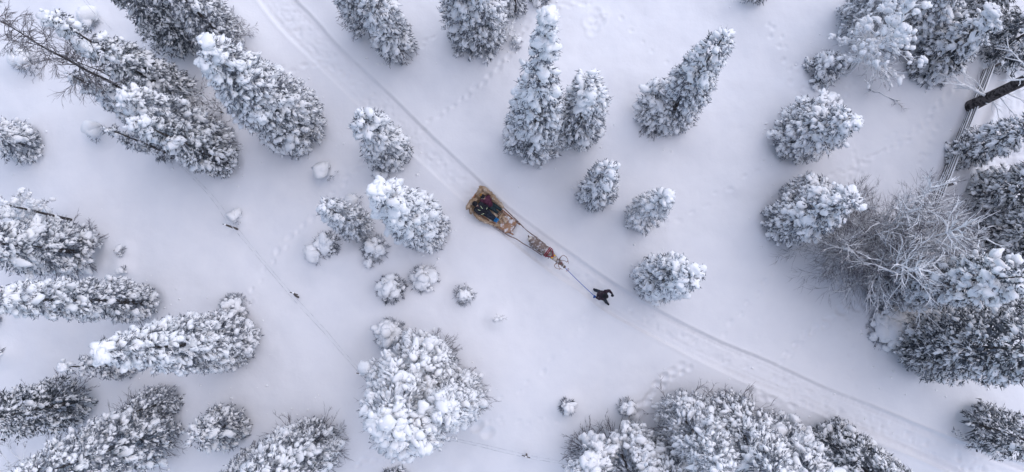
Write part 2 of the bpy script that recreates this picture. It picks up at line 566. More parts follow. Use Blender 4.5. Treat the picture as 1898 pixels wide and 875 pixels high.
def spruce(label, base, tip, rpx, seed, snow=1.0, dens=1.0, dark=False, frost=False, prof=.75, skirt=.25, cap=1.0,
           droop=.5, name='spruce_tree', cat='spruce', group=SPRUCES, twigs=0, csize=1.0, round_=False, open_=0.0, crown0=None):
    rng = np.random.RandomState(seed)
    b = P(*base)
    h = height_for(base, tip)
    R = rpx * (H - .8) / FPX
    z0 = gz(b[0], b[1])
    wells(b[0], b[1], R)
    T = P(tip[0], tip[1], h)
    B0 = np.array((b[0], b[1], z0 - .25))
    lean = (T - B0)
    c0 = crown0 if crown0 is not None else min(.35, .06 * h)
    # crown samples: branches by surface area
    zt = np.linspace(0, 1, 200)

    def pr(t):
        if round_:
            return np.sqrt(np.clip(1 - (2 * np.clip(t, 0, 1) * .92 - .80) ** 2, 0, 1)) * (1 - .25 * t)
        return np.clip((1 - t), 0, 1) ** prof * (1 - skirt * np.exp(-t * 9))
    area = pr(zt).mean() * 2 * math.pi * R * (h - c0)
    nb = int(area * 5.9 * dens) + 12
    w = pr(zt) + .10
    cdf = np.cumsum(w) / w.sum()
    t = np.interp(rng.rand(nb), cdf, zt)
    az = rng.rand(nb) * 2 * math.pi
    lobes = vnoise(np.cos(az) * 1.6 + seed, np.sin(az) * 1.6 + 3, t * h * .45 + seed)
    small = vnoise(np.cos(az) * 4 + seed, np.sin(az) * 4 + 3, t * h * 1.3)
    r = R * pr(t) * ((.18 + 1.25 * lobes + .34 * small) if round_ else (.69 + .37 * lobes + .24 * small)) + .05
    gap = (lobes < open_)
    ctr = B0[None] + lean[None] * ((c0 + t * (h - c0)) / h)[:, None]
    out = np.stack([np.cos(az), np.sin(az), np.zeros(nb)], 1)
    # droop increases towards the bottom, leader shoots go up
    sl = droop * (1 - .9 * t ** 3) + rng.randn(nb) * .12
    d = out.copy()
    d[:, 2] = -sl
    d /= np.linalg.norm(d, axis=1, keepdims=True)
    tipp = ctr + out * r[:, None]
    tipp[:, 2] -= .15 * sl * r
    K = 6
    # sprays along each branch: fans of sub-branches
    s = np.clip(np.tile(np.array([1.0, .93, .85, .76, .66, .55]), (nb, 1)) + rng.randn(nb, K) * .035, .2, 1.06)
    lat = rng.randn(nb, K) * np.array([.04, .12, .13, .15, .15, .12]) * np.clip(r, .3, 1.2)[:, None]
    side = np.stack([-out[:, 1], out[:, 0], np.zeros(nb)], 1)
    pos = ctr[:, None] + (tipp - ctr)[:, None] * s[:, :, None] + side[:, None] * lat[:, :, None]
    pos[:, :, 2] += (1 - s) * r[:, None] * .25 + rng.randn(nb, K) * .04 * np.minimum(1, r[:, None])
    pos = pos.reshape(-1, 3)
    keep = np.repeat(~gap, K)
    tt = np.repeat(t, K)
    yaw = np.arctan2(lat, .35).ravel() * .9 + rng.randn(nb * K) * .5
    o2 = np.repeat(out, K, 0)
    s2 = np.repeat(side, K, 0)
    dd = o2 * np.cos(yaw)[:, None] + s2 * np.sin(yaw)[:, None]
    dd[:, 2] = -np.repeat(sl, K) * rng.uniform(.5, 1.2, nb * K)
    dd /= np.linalg.norm(dd, axis=1, keepdims=True)
    # crowns that run far out of the picture keep only a third of their sprays there
    qx, qy = proj((pos[:, 0], pos[:, 1], pos[:, 2]))
    outp = (qx < -90) | (qx > 1990) | (qy < -90) | (qy > 965)
    keep &= ~(outp & (rng.rand(len(pos)) < .8))
    pos, dd, tt, outp = pos[keep], dd[keep], tt[keep], outp[keep]
    s_k = s.ravel()[keep]
    pos[:, 2] = np.maximum(pos[:, 2], z0 + .05)
    n = len(pos)
    root = empty(name, B0 + (0, 0, .25), label, cat, group)
    org = root.location
    scl = rng.uniform(.55, 1.25, n) * (.78 + .22 * min(1, R / 1.2))
    scl = scl * np.where(outp, 1.45, 1)
    # needles
    nl = 5
    nB = Build()
    lp = np.repeat(pos, nl, 0) + np.repeat(dd, nl, 0) * .05 + rng.randn(n * nl, 3) * .05
    ld = np.repeat(dd, nl, 0) + rng.randn(n * nl, 3) * np.array([.55, .55, .38])
    ld /= np.linalg.norm(ld, axis=1, keepdims=True)
    ls = np.repeat(scl, nl)
    nB.leaves(lp - ld * .05, ld, rng.uniform(.11, .23, n * nl) * ls, rng.uniform(.018, .036, n * nl) * ls, rng)
    # inner dark mass
    ni = int(nb * 2.6)
    ti = rng.rand(ni) ** 1.3
    ai = rng.rand(ni) * 2 * math.pi
    ri = R * pr(ti) * rng.uniform(.03, .72, ni)
    ci = B0[None] + lean[None] * ((c0 + ti * (h - c0)) / h)[:, None]
    ip = ci + np.stack([np.cos(ai) * ri, np.sin(ai) * ri, np.zeros(ni)], 1)
    idr = np.stack([np.cos(ai), np.sin(ai), rng.randn(ni) * .4 - .2], 1)
    idr /= np.linalg.norm(idr, axis=1, keepdims=True)
    isz = np.clip(ri * 1.1 + .08 + .22 * pr(ti), .1, 1) * min(1, R + .2)
    nB.leaves(ip, idr, rng.uniform(.3, .5, ni) * isz, rng.uniform(.06, .11, ni) * isz, rng)
    link('crown', nB.mesh(org, False, 'crown'), M['needle_frost'] if frost else (M['needle_dark'] if dark else M['needle']), root)
    # snow pillows
    sB = Build()
    big = vnoise(pos[:, 0] * 1.6 + seed, pos[:, 1] * 1.6, pos[:, 2] * 1.6)
    fine = vnoise(pos[:, 0] * 4.1 + seed, pos[:, 1] * 4.1, pos[:, 2] * 4.1)
    amt = snow * (.19 + .72 * big + .56 * fine + cap * .13 * np.clip((tt - .70) / .3, 0, 1))
    has = rng.rand(n) < np.clip(.10 + .95 * amt, 0, .97)
    has &= s_k > .42
    ln = csize * rng.uniform(.072, .150, n) * (.54 + .62 * amt) * scl * (1 + (rng.rand(n) < .04) * .4)
    wd = ln * rng.uniform(.42, .90, n)
    th = wd * rng.uniform(.45, .85, n)
    ax = dd.copy()
    ax = ax + rng.randn(n, 3) * (.5, .5, .28)
    ax /= np.linalg.norm(ax, axis=1, keepdims=True)
    sidev = np.cross(ax, np.array([0, 0, 1.])) + rng.randn(n, 3) * .3
    sidev /= np.linalg.norm(sidev, axis=1, keepdims=True) + 1e-9
    upv = np.cross(sidev, ax)
    c = pos + ax * .04 + np.array([0, 0, 1.]) * (th * .55)[:, None]
    hi = (ln > .165) & has
    lo = (~hi) & has
    for mk, flag in ((hi, True), (lo, False)):
        sB.blobs(c[mk], ax[mk] * ln[mk, None], sidev[mk] * wd[mk, None], upv[mk] * th[mk, None], flag, rng, .42)
    # lumps riding on the big pillows
    m2 = hi & (rng.rand(n) < .3)
    k2 = m2.sum()
    c2 = c[m2] + rng.randn(k2, 3) * ln[m2, None] * np.array([.55, .55, .25])
    q = rng.uniform(.35, .6, k2)
    sB.blobs(c2, ax[m2] * (ln[m2] * q)[:, None], sidev[m2] * (ln[m2] * q)[:, None], upv[m2] * (th[m2] * q * 1.3)[:, None], False, rng, .15)
    # frosted shoot ends standing clear of the snow
    e = np.repeat(np.where(s_k > .8)[0], 2)
    if len(e):
        fd_ = dd[e] + rng.randn(len(e), 3) * (.5, .5, .4)
        fd_ /= np.linalg.norm(fd_, axis=1, keepdims=True)
        sB.leaves(pos[e] + dd[e] * .05, fd_, rng.uniform(.14, .27, len(e)) * scl[e], rng.uniform(.010, .019, len(e)), rng)
    # crest at the very tip
    for k in range(4):
        f = 1 - k * .05
        cc = B0 + lean * ((c0 + f * (h - c0)) / h) + rng.randn(3) * .05 * (k + .4)
        a_ = np.array([[.06 + .022 * k, 0, 0]]) * (.6 + .5 * snow * min(1, R))
        sB.blobs(cc[None], a_, np.roll(a_, 1, 1), np.roll(a_, 2, 1) * 1.2, True, rng, .2)
    link('snow_cover', sB.mesh(org, True, 'snow_cover'), M['snow'], root, kind='stuff')
    # trunk
    tB = Build()
    ts = np.linspace(0, .97, 7)
    tB.tube(B0[None] + lean[None] * ts[:, None], .02 + (.012 * h) * (1 - ts) ** 1.2, 6)
    link('trunk', tB.mesh(org), M['bark'], root)
    # bare frosted twigs poking out of the lower crown
    if twigs:
        wB, wS = Build(), Build()
        for k in range(twigs):
            a = rng.rand() * 6.283
            z = rng.uniform(.02, .3) * h
            p = B0 + lean * (z / h)
            dr = np.array([math.cos(a), math.sin(a), rng.uniform(-.3, .25)])
            branch(wB, wS, p + dr * R * .4, dr, R * rng.uniform(.6, .95), .018, 2, rng, .35, kids=(3, 5))
        link('twig', wB.mesh(org), M['twig'], root, kind='stuff')
    ntri[0] += len(nB.v)
    return root


MINR = .0065


def branch(B, S, p, d, L, r, depth, rng, spread=.5, snow_r=0.0, droop=0.0, kids=(4, 7)):
    """recursive bare branch: B gets wood, S gets the snow lying on it"""
    n = 4
    pts = [np.asarray(p, float)]
    dd = np.asarray(d, float) / (np.linalg.norm(d) + 1e-9)
    ds = []
    for k in range(n):
        dd = dd + rng.randn(3) * .16 + np.array([0, 0, -droop * (k + 1) / n])
        dd /= np.linalg.norm(dd)
        ds.append(dd)
        pts.append(pts[-1] + dd * L / n)
    pts = np.array(pts)
    rr = r * (1 - np.linspace(0, .75, n + 1))
    B.segs(pts[:-1], pts[1:], rr[:-1], rr[1:], 4 if r > .02 else 3)
    if snow_r > 0 and r > .007:
        off = np.array([0, 0, 1.]) * (rr[:, None] * .6 + snow_r * .5 * rr[:, None] / r)
        sr = (rr * .8 + snow_r * rr / r)
        S.segs(pts[:-1] + off[:-1], pts[1:] + off[1:], sr[:-1], sr[1:], 4)
    if depth > 0:
        nk = rng.randint(*kids)
        for j in range(nk):
            f = rng.uniform(.15, .98)
            i = min(int(f * n), n - 1)
            q = pts[i] + (pts[i + 1] - pts[i]) * (f * n - i)
            a = rng.randn(3)
            a -= a @ ds[i] * ds[i]
            a /= np.linalg.norm(a)
            nd = ds[i] + a * rng.uniform(spread * .8, spread * 2.0)
            branch(B, S, q, nd, L * rng.uniform(.38, .68) * (1.15 - .5 * f), max(MINR, r * rng.uniform(.45, .65)), depth - 1, rng, spread, snow_r * .6, droop, kids)


def bare_tree(label, base, tip, spread_px, seed, nmain=26, start=.25, angle=.8, name='birch_tree', cat='birch',
              group='bare frosted birches', twigmat='twig', snow_r=.0, r0=None, depth=2, kids=(4, 7), stems=1, droop=.0,
              clumps=0, splay=.0, lenpow=.6, thin=.0065):
    global MINR
    MINR = thin
    rng = np.random.RandomState(seed)
    b = P(*base)
    h = height_for(base, tip)
    R = spread_px * (H - .5 * h) / FPX
    z0 = gz(b[0], b[1])
    T = P(tip[0], tip[1], h)
    B0 = np.array((b[0], b[1], z0 - .2))
    root = empty(name, B0 + (0, 0, .2), label, cat, group)
    org = root.location
    r0 = r0 or .012 * h
    tB, wB, wS, cB = Build(), Build(), Build(), Build()
    for st in range(stems):
        a = rng.rand() * 6.283
        off = np.array([math.cos(a), math.sin(a), 0]) * splay * R * (st > 0)
        TT = T + off * rng.uniform(.5, 1.0) - np.array([0, 0, rng.uniform(0, .25) * h * (st > 0)])
        n = 9
        s = np.linspace(0, 1, n)
        mid = rng.randn(3) * .12
        pts = B0[None] + off * .15 + (TT - B0 - off * .15)[None] * s[:, None] + mid[None] * np.sin(s * math.pi)[:, None] + rng.randn(n, 3) * .04
        rad = r0 * (1 - .88 * s) * (1 if st == 0 else .7)
        tB.tube(pts, rad, 7)
        if snow_r:
            wS.segs(pts[:-1] + (0, 0, .02), pts[1:] + (0, 0, .02), rad[:-1] * .9 + snow_r * .4, rad[1:] * .9 + snow_r * .4, 5)
        for k in range(nmain // stems):
            f = start + (1 - start) * rng.rand() ** .9
            p = np.array([np.interp(f, s, pts[:, c]) for c in range(3)])
            az = rng.rand() * 6.283
            d = np.array([math.cos(az), math.sin(az), angle + rng.randn() * .2])
            L = R * (1.08 - f) ** lenpow * rng.uniform(.7, 1.15)
            branch(wB, wS, p, d, L, max(.014, r0 * .34 * (1.1 - f)), depth, rng, .38, snow_r, droop, kids)
    if clumps:
        v = np.vstack(wB.v)
        idx = rng.randint(0, len(v), clumps)
        c = v[idx] + (0, 0, .03)
        sz = rng.uniform(.04, .13, clumps)
        a = rng.rand(clumps) * 6.283
        ax = np.stack([np.cos(a), np.sin(a), a * 0], 1) * (sz * rng.uniform(1, 1.9, clumps))[:, None]
        ay = np.stack([-np.sin(a), np.cos(a), a * 0], 1) * sz[:, None]
        az_ = np.array([[0, 0, 1.]]) * (sz * .8)[:, None]
        wS.blobs(c, ax, ay, az_, False, rng, .2)
    link('trunk', tB.mesh(org), M['bark'], root)
    link('crown', wB.mesh(org), M[twigmat], root)
    if wS.v:
        link('snow_cover', wS.mesh(org), M['snow'], root, kind='stuff')
    return root


def bush(label, base, rpx, hgt, seed, lumps=6, lump=.2, needles=60, name='snowy_bush', cat='bush', group='small bushes buried in snow',
         dark=True, off=(0, 0), twig=0, frost=False):
    """low plant mostly hidden under rounded pillows of snow"""
    rng = np.random.RandomState(seed)
    if lumps > 3:
        lumps, lump, needles, twig = int(lumps * 1.4), lump * .74, int(needles * 1.35), twig + 3
    b = P(*base)
    R = rpx * H / FPX
    z0 = gz(b[0], b[1])
    org = np.array((b[0], b[1], z0))
    root = empty(name, org, label, cat, group)
    S, N, W = Build(), Build(), Build()
    a = rng.rand(lumps) * 6.283
    q = np.sqrt(rng.rand(lumps)) * .62
    z = hgt * (1 - q ** 2) * rng.uniform(.75, 1.0, lumps)
    c = org + np.stack([np.cos(a) * q * R, np.sin(a) * q * R, z], 1)
    sz = lump * rng.uniform(.65, 1.25, lumps)
    th = rng.rand(lumps) * 6.283
    ax = np.stack([np.cos(th), np.sin(th), th * 0 - .1], 1) * (sz * rng.uniform(1, 1.5, lumps))[:, None]
    ay = np.stack([-np.sin(th), np.cos(th), th * 0], 1) * sz[:, None]
    az = np.array([[0, 0, 1.]]) * (sz * .75)[:, None]
    S.blobs(c, ax, ay, az, True, rng, .30)
    m = lumps * 3
    a2 = rng.rand(m) * 6.283
    q2 = np.sqrt(rng.rand(m)) * .9
    c2 = org + np.stack([np.cos(a2) * q2 * R, np.sin(a2) * q2 * R, hgt * (1 - q2 ** 2) * .85], 1)
    s2 = lump * rng.uniform(.2, .5, m)
    I = np.eye(3)
    S.blobs(c2, I[0] * (s2 * 1.3)[:, None], I[1] * s2[:, None], I[2] * (s2 * .8)[:, None], True, rng, .2)
    if needles:
        na = rng.rand(needles) * 6.283
        nq = np.sqrt(rng.uniform(.1, 1, needles))
        npz = hgt * (1 - nq ** 2) * .8 * rng.uniform(.5, 1.1, needles)
        p = org + np.stack([np.cos(na) * nq * R + off[0] * R, np.sin(na) * nq * R + off[1] * R, npz], 1)
        k = 6
        pp = np.repeat(p, k, 0) + rng.randn(needles * k, 3) * .035
        d = np.repeat(np.stack([np.cos(na), np.sin(na), na * 0 + .15], 1), k, 0) + rng.randn(needles * k, 3) * .6
        d /= np.linalg.norm(d, axis=1, keepdims=True)
        N.leaves(pp, d, rng.uniform(.09, .20, len(pp)), rng.uniform(.012, .022, len(pp)), rng)
        link('foliage', N.mesh(org, False), M['needle_frost' if (frost or seed % 2) else 'needle'], root)
    W.tube([org - (0, 0, .2), org + (0, 0, hgt * .8)], [.03, .012], 5)
    for k in range(twig):
        aa = rng.rand() * 6.283
        branch(W, S, org + np.array([0, 0, hgt * .3]), np.array([math.cos(aa), math.sin(aa), .5]), R * 1.15, .010, 1, rng, .4, .006)
    link('stem', W.mesh(org), M['twig'], root)
    link('snow_cover', S.mesh(org), M['snow'], root, kind='stuff')
    return root


# (label, base pixel, tip pixel, radius in px, seed, options)
TREES = [
    ('tall snow-crusted spruce between the sled track and the top left thicket', (550, 236), (372, 80), 64, 1, dict(snow=1.15, prof=.50, skirt=.15, dens=1.25, droop=.6)),
    ('spruce with dark gaps and bulky snow whose narrow tip lies beside the bare birch', (335, 182), (78, 20), 48, 2, dict(snow=.95, dark=True, prof=.75)),
    ('small snow-tipped spruce directly under the bare birch branches', (292, 225), (122, 134), 32, 3, dict(snow=.95, prof=.7)),
    ('spruce with a bright round snow tip in the middle of the top left clump', (392, 262), (218, 168), 50, 4, dict(snow=1.0, prof=.6, twigs=14)),
    ('lowest spruce of the top left clump, dark green under lumpy snow', (418, 300), (244, 222), 36, 5, dict(snow=1.0, prof=.55, dark=True)),
    ('slender grey spruce poking out at the lower left of the top left clump', (322, 288), (194, 236), 17, 6, dict(snow=.6, prof=.6)),
    ('large dark spruce at the top edge with olive needles showing through thin snow', (352, 62), (165, -90), 68, 7, dict(snow=.55, dark=True, prof=.6, dens=1.1)),
    ('shaggy spruce at the top edge above the thick white spruce tip', (415, 72), (285, -60), 52, 8, dict(snow=.65, prof=.6, twigs=22)),
    ('spruce at the top edge nearest the left bank of the sled track', (740, 92), (655, -70), 36, 9, dict(snow=.95, prof=.5, twigs=12)),
    ('grey green spruce behind the one at the left bank of the top sled track', (688, 45), (600, -130), 42, 10, dict(snow=.75, prof=.5, twigs=14)),
    ('broad upright spruce cut by the top edge, right of the sled track', (886, 62), (858, -130), 60, 11, dict(snow=1.0, prof=.45, skirt=.1, dens=1.15)),
    ('narrow shaded spruce squeezed behind the broad spruce at the top edge', (955, 20), (952, -90), 22, 12, dict(snow=.7, twigs=8)),
    ('little snowy spruce cut off by the top edge above the tall pointed spruce', (1003, -2), (1008, -60), 22, 13, dict(snow=1.0)),
    ('tallest pointed spruce in the centre, its slim white tip pointing to the top edge', (988, 262), (1015, 24), 57, 14, dict(snow=1.1, prof=1.0, skirt=.1, dens=1.25, droop=.7)),
    ('rounder spruce touching the right side of the tall pointed spruce', (1068, 246), (1096, 148), 46, 15, dict(snow=1.1, prof=.35, dens=1.1)),
    ('slim leaning spruce standing alone with its tip to the upper right', (1243, 212), (1345, 62), 46, 16, dict(snow=1.0, prof=.52, dens=1.1)),
    ('short spruce at the foot of the slim leaning spruce', (1222, 222), (1214, 158), 38, 17, dict(snow=1.1, prof=.45, twigs=18)),
    ('small conical spruce just below the tall pointed pair', (1101, 362), (1130, 308), 35, 18, dict(snow=1.0, prof=.6, dens=1.3)),
    ('small spruce to the right of the small conical one, both above the reindeer', (1190, 404), (1236, 364), 33, 19, dict(snow=1.1, prof=.55, dens=1.3, frost=True)),
    ('round bushy spruce on the bank right beside the walking guide', (1205, 520), (1282, 508), 42, 20, dict(snow=1.2, prof=.40, dens=1.3)),
    ('spruce growing on the left bank of the sled track above the sleigh', (724, 285), (664, 208), 43, 21, dict(snow=1.15, prof=.55, dens=1.15)),
    ('plump snow-plastered spruce left of the sleigh', (793, 427), (702, 354), 45, 22, dict(snow=1.3, prof=.50, dens=1.25)),
    ('young frosted spruce left of the plump snow-plastered spruce', (668, 424), (600, 380), 28, 23, dict(snow=.85, prof=.45, dens=1.5, frost=True)),
    ('long spruce in the left foreground with big snow balls piled on its tip', (438, 632), (185, 652), 60, 24, dict(snow=1.15, prof=.62, dens=1.2, cap=1.4)),
    ('small shaded spruce peeping out below the snowball-tipped spruce', (238, 678), (110, 680), 24, 25, dict(snow=.75, prof=.6)),
    ('very long slim spruce lying level towards the left edge', (272, 560), (-30, 553), 37, 26, dict(snow=1.0, prof=.35, dens=1.1)),
    ('bulky snow-heaped spruce at the left edge with bare boughs at its foot', (150, 468), (-110, 440), 52, 27, dict(snow=1.15, prof=.45, twigs=34, cap=.4)),
    ('dark drooping spruce at the left edge in the lower corner', (135, 745), (-130, 800), 50, 28, dict(snow=.6, dark=True, prof=.5, twigs=12)),
    ('large grey spruce in the bottom left corner', (285, 802), (20, 900), 64, 29, dict(snow=.95, prof=.5, twigs=14)),
    ('smaller spruce on the upper side of the large corner spruce', (308, 745), (235, 768), 34, 30, dict(snow=.8, prof=.5)),
    ('stubby spruce with a smooth white snow hood near the bottom left', (432, 785), (356, 812), 40, 31, dict(snow=.95, prof=.5, cap=1.9)),
    ('frosty spruce on the bottom edge left of the big white pine', (582, 820), (440, 925), 58, 32, dict(snow=1.1, prof=.5, twigs=26)),
    ('hazy grey spruce tucked behind the frosty one on the bottom edge', (505, 845), (390, 930), 38, 33, dict(snow=.9, prof=.5, twigs=10)),
    ('spruce with a shaded foot at the left edge above the thin pine', (52, 270), (-90, 225), 40, 34, dict(snow=1.0, prof=.45)),
    ('wide spruce with lobed snowy tips standing alone right of centre', (1468, 262), (1580, 218), 50, 35, dict(snow=1.1, prof=.45, dens=1.15, open_=.25, cap=1.3)),
    ('spruce crown merging with the upper side of the lobed lone spruce', (1492, 238), (1535, 188), 46, 36, dict(snow=1.15, prof=.35)),
    ('round low spruce at the lower left of the frosted thicket, top right', (1522, 130), (1552, 108), 34, 37, dict(snow=1.0, prof=.35, dens=1.1)),
    ('leafy looking spruce left of the wide bare thicket, snow knobs on its end', (1448, 410), (1582, 372), 46, 38, dict(snow=1.05, prof=.40, dens=1.1)),
    ('rounded spruce behind the one at the left of the bare thicket', (1480, 376), (1524, 342), 38, 39, dict(snow=1.0, prof=.35)),
    ('spruce below the wide bare thicket with huge bulging snow at its outer end', (1642, 532), (1905, 512), 46, 40, dict(snow=1.15, prof=.28, cap=2.2, dens=1.1, dark=True)),
    ('broad dark spruce at the right edge above the sled track', (1708, 640), (1990, 650), 70, 41, dict(snow=.72, dark=True, prof=.35, dens=1.15)),
    ('dark spruce alone at the right edge near the bottom corner', (1808, 786), (2010, 850), 44, 42, dict(snow=.55, dark=True, prof=.45)),
    ('narrow spruce growing over the wooden fence', (1772, 286), (1990, 212), 36, 43, dict(snow=.95, dark=True, prof=.45)),
    ('dark spruce right of the bare thicket, below the narrow fence spruce', (1822, 368), (2020, 315), 52, 44, dict(snow=.85, dark=True, prof=.45)),
    ('spruce at the right edge with broad snow plates below the dark one', (1836, 440), (2050, 405), 52, 45, dict(snow=.95, dark=True, prof=.45)),
    ('spruce above the fence with flat snow shelves and a shaded foot', (1715, 120), (1850, 20), 50, 46, dict(snow=1.0, dark=True, prof=.45)),
    ('deep green spruce in the top right corner beside the tall bare trunk', (1850, 95), (2000, 0), 60, 47, dict(snow=.5, dark=True, prof=.45)),
    ('dense spruce cut by the top edge near the right corner', (1790, 30), (1900, -80), 58, 48, dict(snow=.75, dark=True, prof=.5)),
    ('spruce with a white tip behind the frosted birch at the top edge', (1672, 66), (1790, -55), 62, 49, dict(snow=1.1, prof=.5)),
    ('grey spruce half hidden by the frosted birch at the top edge', (1592, 52), (1690, -60), 62, 50, dict(snow=.85, prof=.5, frost=True)),
    ('frosted spruce at the upper left end of the bottom thicket', (1268, 768), (1340, 880), 60, 51, dict(snow=.95, prof=.5, twigs=16, frost=True)),
    ('spruce at the crest of the bottom thicket under the sled track', (1348, 768), (1450, 905), 62, 52, dict(snow=1.0, prof=.5, twigs=12)),
    ('heavily snowed spruce in the middle right of the bottom thicket', (1425, 815), (1530, 930), 66, 53, dict(snow=1.35, prof=.35, cap=.8)),
    ('green spruce on the right flank of the bottom thicket beside the track', (1540, 818), (1690, 940), 54, 54, dict(snow=.75, dark=True, prof=.5)),
    ('last spruce of the bottom thicket, cut by the bottom edge next to the track', (1605, 858), (1760, 980), 46, 55, dict(snow=.75, dark=True, prof=.5)),
    ('spruce crown low in the bottom thicket next to the white forked pine', (1228, 850), (1270, 960), 56, 56, dict(snow=1.0, prof=.5)),
    ('rounded spruce on the right side of the big white pine', (858, 728), (815, 765), 48, 57, dict(snow=1.15, prof=.45, twigs=14, dens=1.2, frost=True)),
    ('tiny spruce top showing at the bottom edge below the big white pine', (738, 892), (725, 905), 28, 58, dict(snow=.7)),
    ('spruce top just entering at the upper edge right of the tall pointed spruce', (1392, -12), (1440, -80), 30, 59, dict(snow=.9)),
    ('shaded spruce at the right edge under the bulging snow spruce', (1792, 582), (2040, 584), 36, 60, dict(snow=.6, dark=True, prof=.4)),
    ('spruce at the right edge between the bare thicket and the bulging snow spruce', (1835, 478), (2060, 462), 24, 61, dict(snow=.6, dark=True, prof=.4)),
]
for lab, base, tip, rpx, seed, kw in TREES:
    spruce(lab, base, tip, rpx, seed, **kw)

# snow-plastered pines: rounded crowns
PINES = 'snow plastered pines'
for lab, base, tip, rpx, seed, kw in [
    ('big round pine crown plastered white, largest tree left of the bottom centre', (778, 730), (716, 788), 70, 71, dict(snow=1.6)),
    ('narrower white pine crown reaching up and right beside the twiggy sapling', (806, 660), (776, 682), 44, 72, dict(snow=1.55)),
    ('lower white pine crown over the faint animal trail', (770, 762), (735, 808), 46, 73, dict(snow=1.45)),
    ('white forked pine at the left end of the bottom thicket', (1150, 835), (1175, 895), 58, 74, dict(snow=1.7, open_=.42)),
    ('snowy pine at the far left of the bottom thicket', (1092, 830), (1100, 880), 40, 75, dict(snow=1.6, open_=.42)),
]:
    spruce(lab, base, tip, rpx, seed, round_=True, droop=-.25, frost=True, name='pine_tree', cat='pine', group=PINES, twigs=40, csize=.9, dens=1.15, crown0=.9, **kw)

# bare birches
bare_tree('tall bare birch with a thin dark trunk reaching the left edge at the top', (300, 205), (-25, 22), 100, 81, nmain=84, start=.42, angle=.35, twigmat='twig_dark', kids=(4, 7), r0=.085, droop=.12, thin=.005)
bare_tree('short second birch stem below the tall bare birch', (262, 176), (120, 106), 56, 82, nmain=26, start=.5, angle=.4, twigmat='twig_dark', r0=.05, droop=.1)
bare_tree('wide many-stemmed bare thicket of frosted branches right of the lobed spruce', (1612, 475), (1790, 420), 130, 83, nmain=200, start=.12, angle=.9, twigmat='twig', snow_r=.026, thin=.0055, stems=9, splay=.85, r0=.06, kids=(5, 8), depth=2, clumps=0)
bare_tree('left half of the wide bare thicket with fine brownish twigs', (1548, 462), (1640, 430), 112, 84, nmain=165, start=.08, angle=.8, twigmat='twig', thin=.0055, snow_r=.006, stems=5, splay=.7, r0=.05, kids=(5, 8))
bare_tree('frosted birch with a white trunk at the top edge over the round low spruce', (1572, 132), (1725, -25), 88, 85, nmain=60, start=.15, angle=.5, twigmat='twig', snow_r=.035, stems=2, splay=.8, r0=.08, clumps=420, kids=(4, 7))
bare_tree('bare bush of fine twigs on the right side of the top edge spruces', (448, 62), (420, 25), 42, 86, nmain=18, start=.1, angle=.5, twigmat='twig', snow_r=.016, stems=3, splay=.5, r0=.03)
bare_tree('fine twiggy birch behind the top left clump next to the open snow', (412, 212), (340, 160), 44, 87, nmain=24, start=.1, angle=.6, twigmat='twig', snow_r=.006, stems=3, splay=.5, r0=.03)
bare_tree('snowy forked bare tree behind the bottom thicket, left end', (1195, 815), (1210, 860), 48, 88, nmain=18, start=.3, angle=.6, twigmat='twig_white', snow_r=.05, stems=3, splay=.6, r0=.05, clumps=160)
bare_tree('twiggy bare shrub at the foot of the frosty spruce on the bottom edge', (622, 812), (600, 822), 34, 89, nmain=14, start=.1, angle=.5, twigmat='twig', snow_r=.018, stems=3, splay=.5, r0=.02)
bare_tree('leafless shrub in the bottom left corner among the dark spruces', (40, 850), (-20, 880), 46, 90, nmain=16, start=.1, angle=.6, twigmat='twig', snow_r=.018, stems=3, splay=.6, r0=.03)
bare_tree('pair of snowy bare boughs beside the broad spruce at the top edge', (945, 68), (950, 40), 30, 91, nmain=9, start=.2, angle=.3, twigmat='twig_white', snow_r=.02, stems=2, splay=.6, r0=.02, depth=1)
bare_tree('twiggy frosted sapling between the pillow-snow sapling and the white pine', (790, 632), (792, 622), 28, 92, nmain=14, start=.1, angle=.6, twigmat='twig_white', snow_r=.02, stems=3, splay=.6, r0=.02, clumps=60, depth=1)
bare_tree('sparse snow-dusted brush inside the enclosure at the right edge', (1868, 262), (1885, 255), 46, 93, nmain=14, start=.1, angle=.5, twigmat='twig', snow_r=.01, stems=3, splay=.8, r0=.015, depth=1)

# snow dropped from the boughs, small clods around the tree feet
def clods():
    rng = np.random.RandomState(130)
    pos = []
    for lab, base, tip, rpx, seed, kw in TREES:
        b = P(*base)
        R = rpx * H / FPX
        for k in range(int(7 * R + 2)):
            a = rng.rand() * 6.283
            q = R * rng.uniform(.95, 1.7)
            x, y = b[0] + math.cos(a) * q, b[1] + math.sin(a) * q
            pos.append((x, y, gz(x, y) + .005))
    pos = np.array(pos)
    n = len(pos)
    sz = rng.uniform(.02, .055, n)[:, None]
    I = np.eye(3)
    B = Build()
    B.blobs(pos, I[0] * sz * rng.uniform(.8, 1.5, (n, 1)), I[1] * sz, I[2] * sz * .6, False, rng, .3)
    o = link('snow_clods', B.mesh(), M['snow'])
    tag(o, 'little clods of snow fallen from the boughs round the tree feet', 'snow clods', None, 'stuff')


clods()

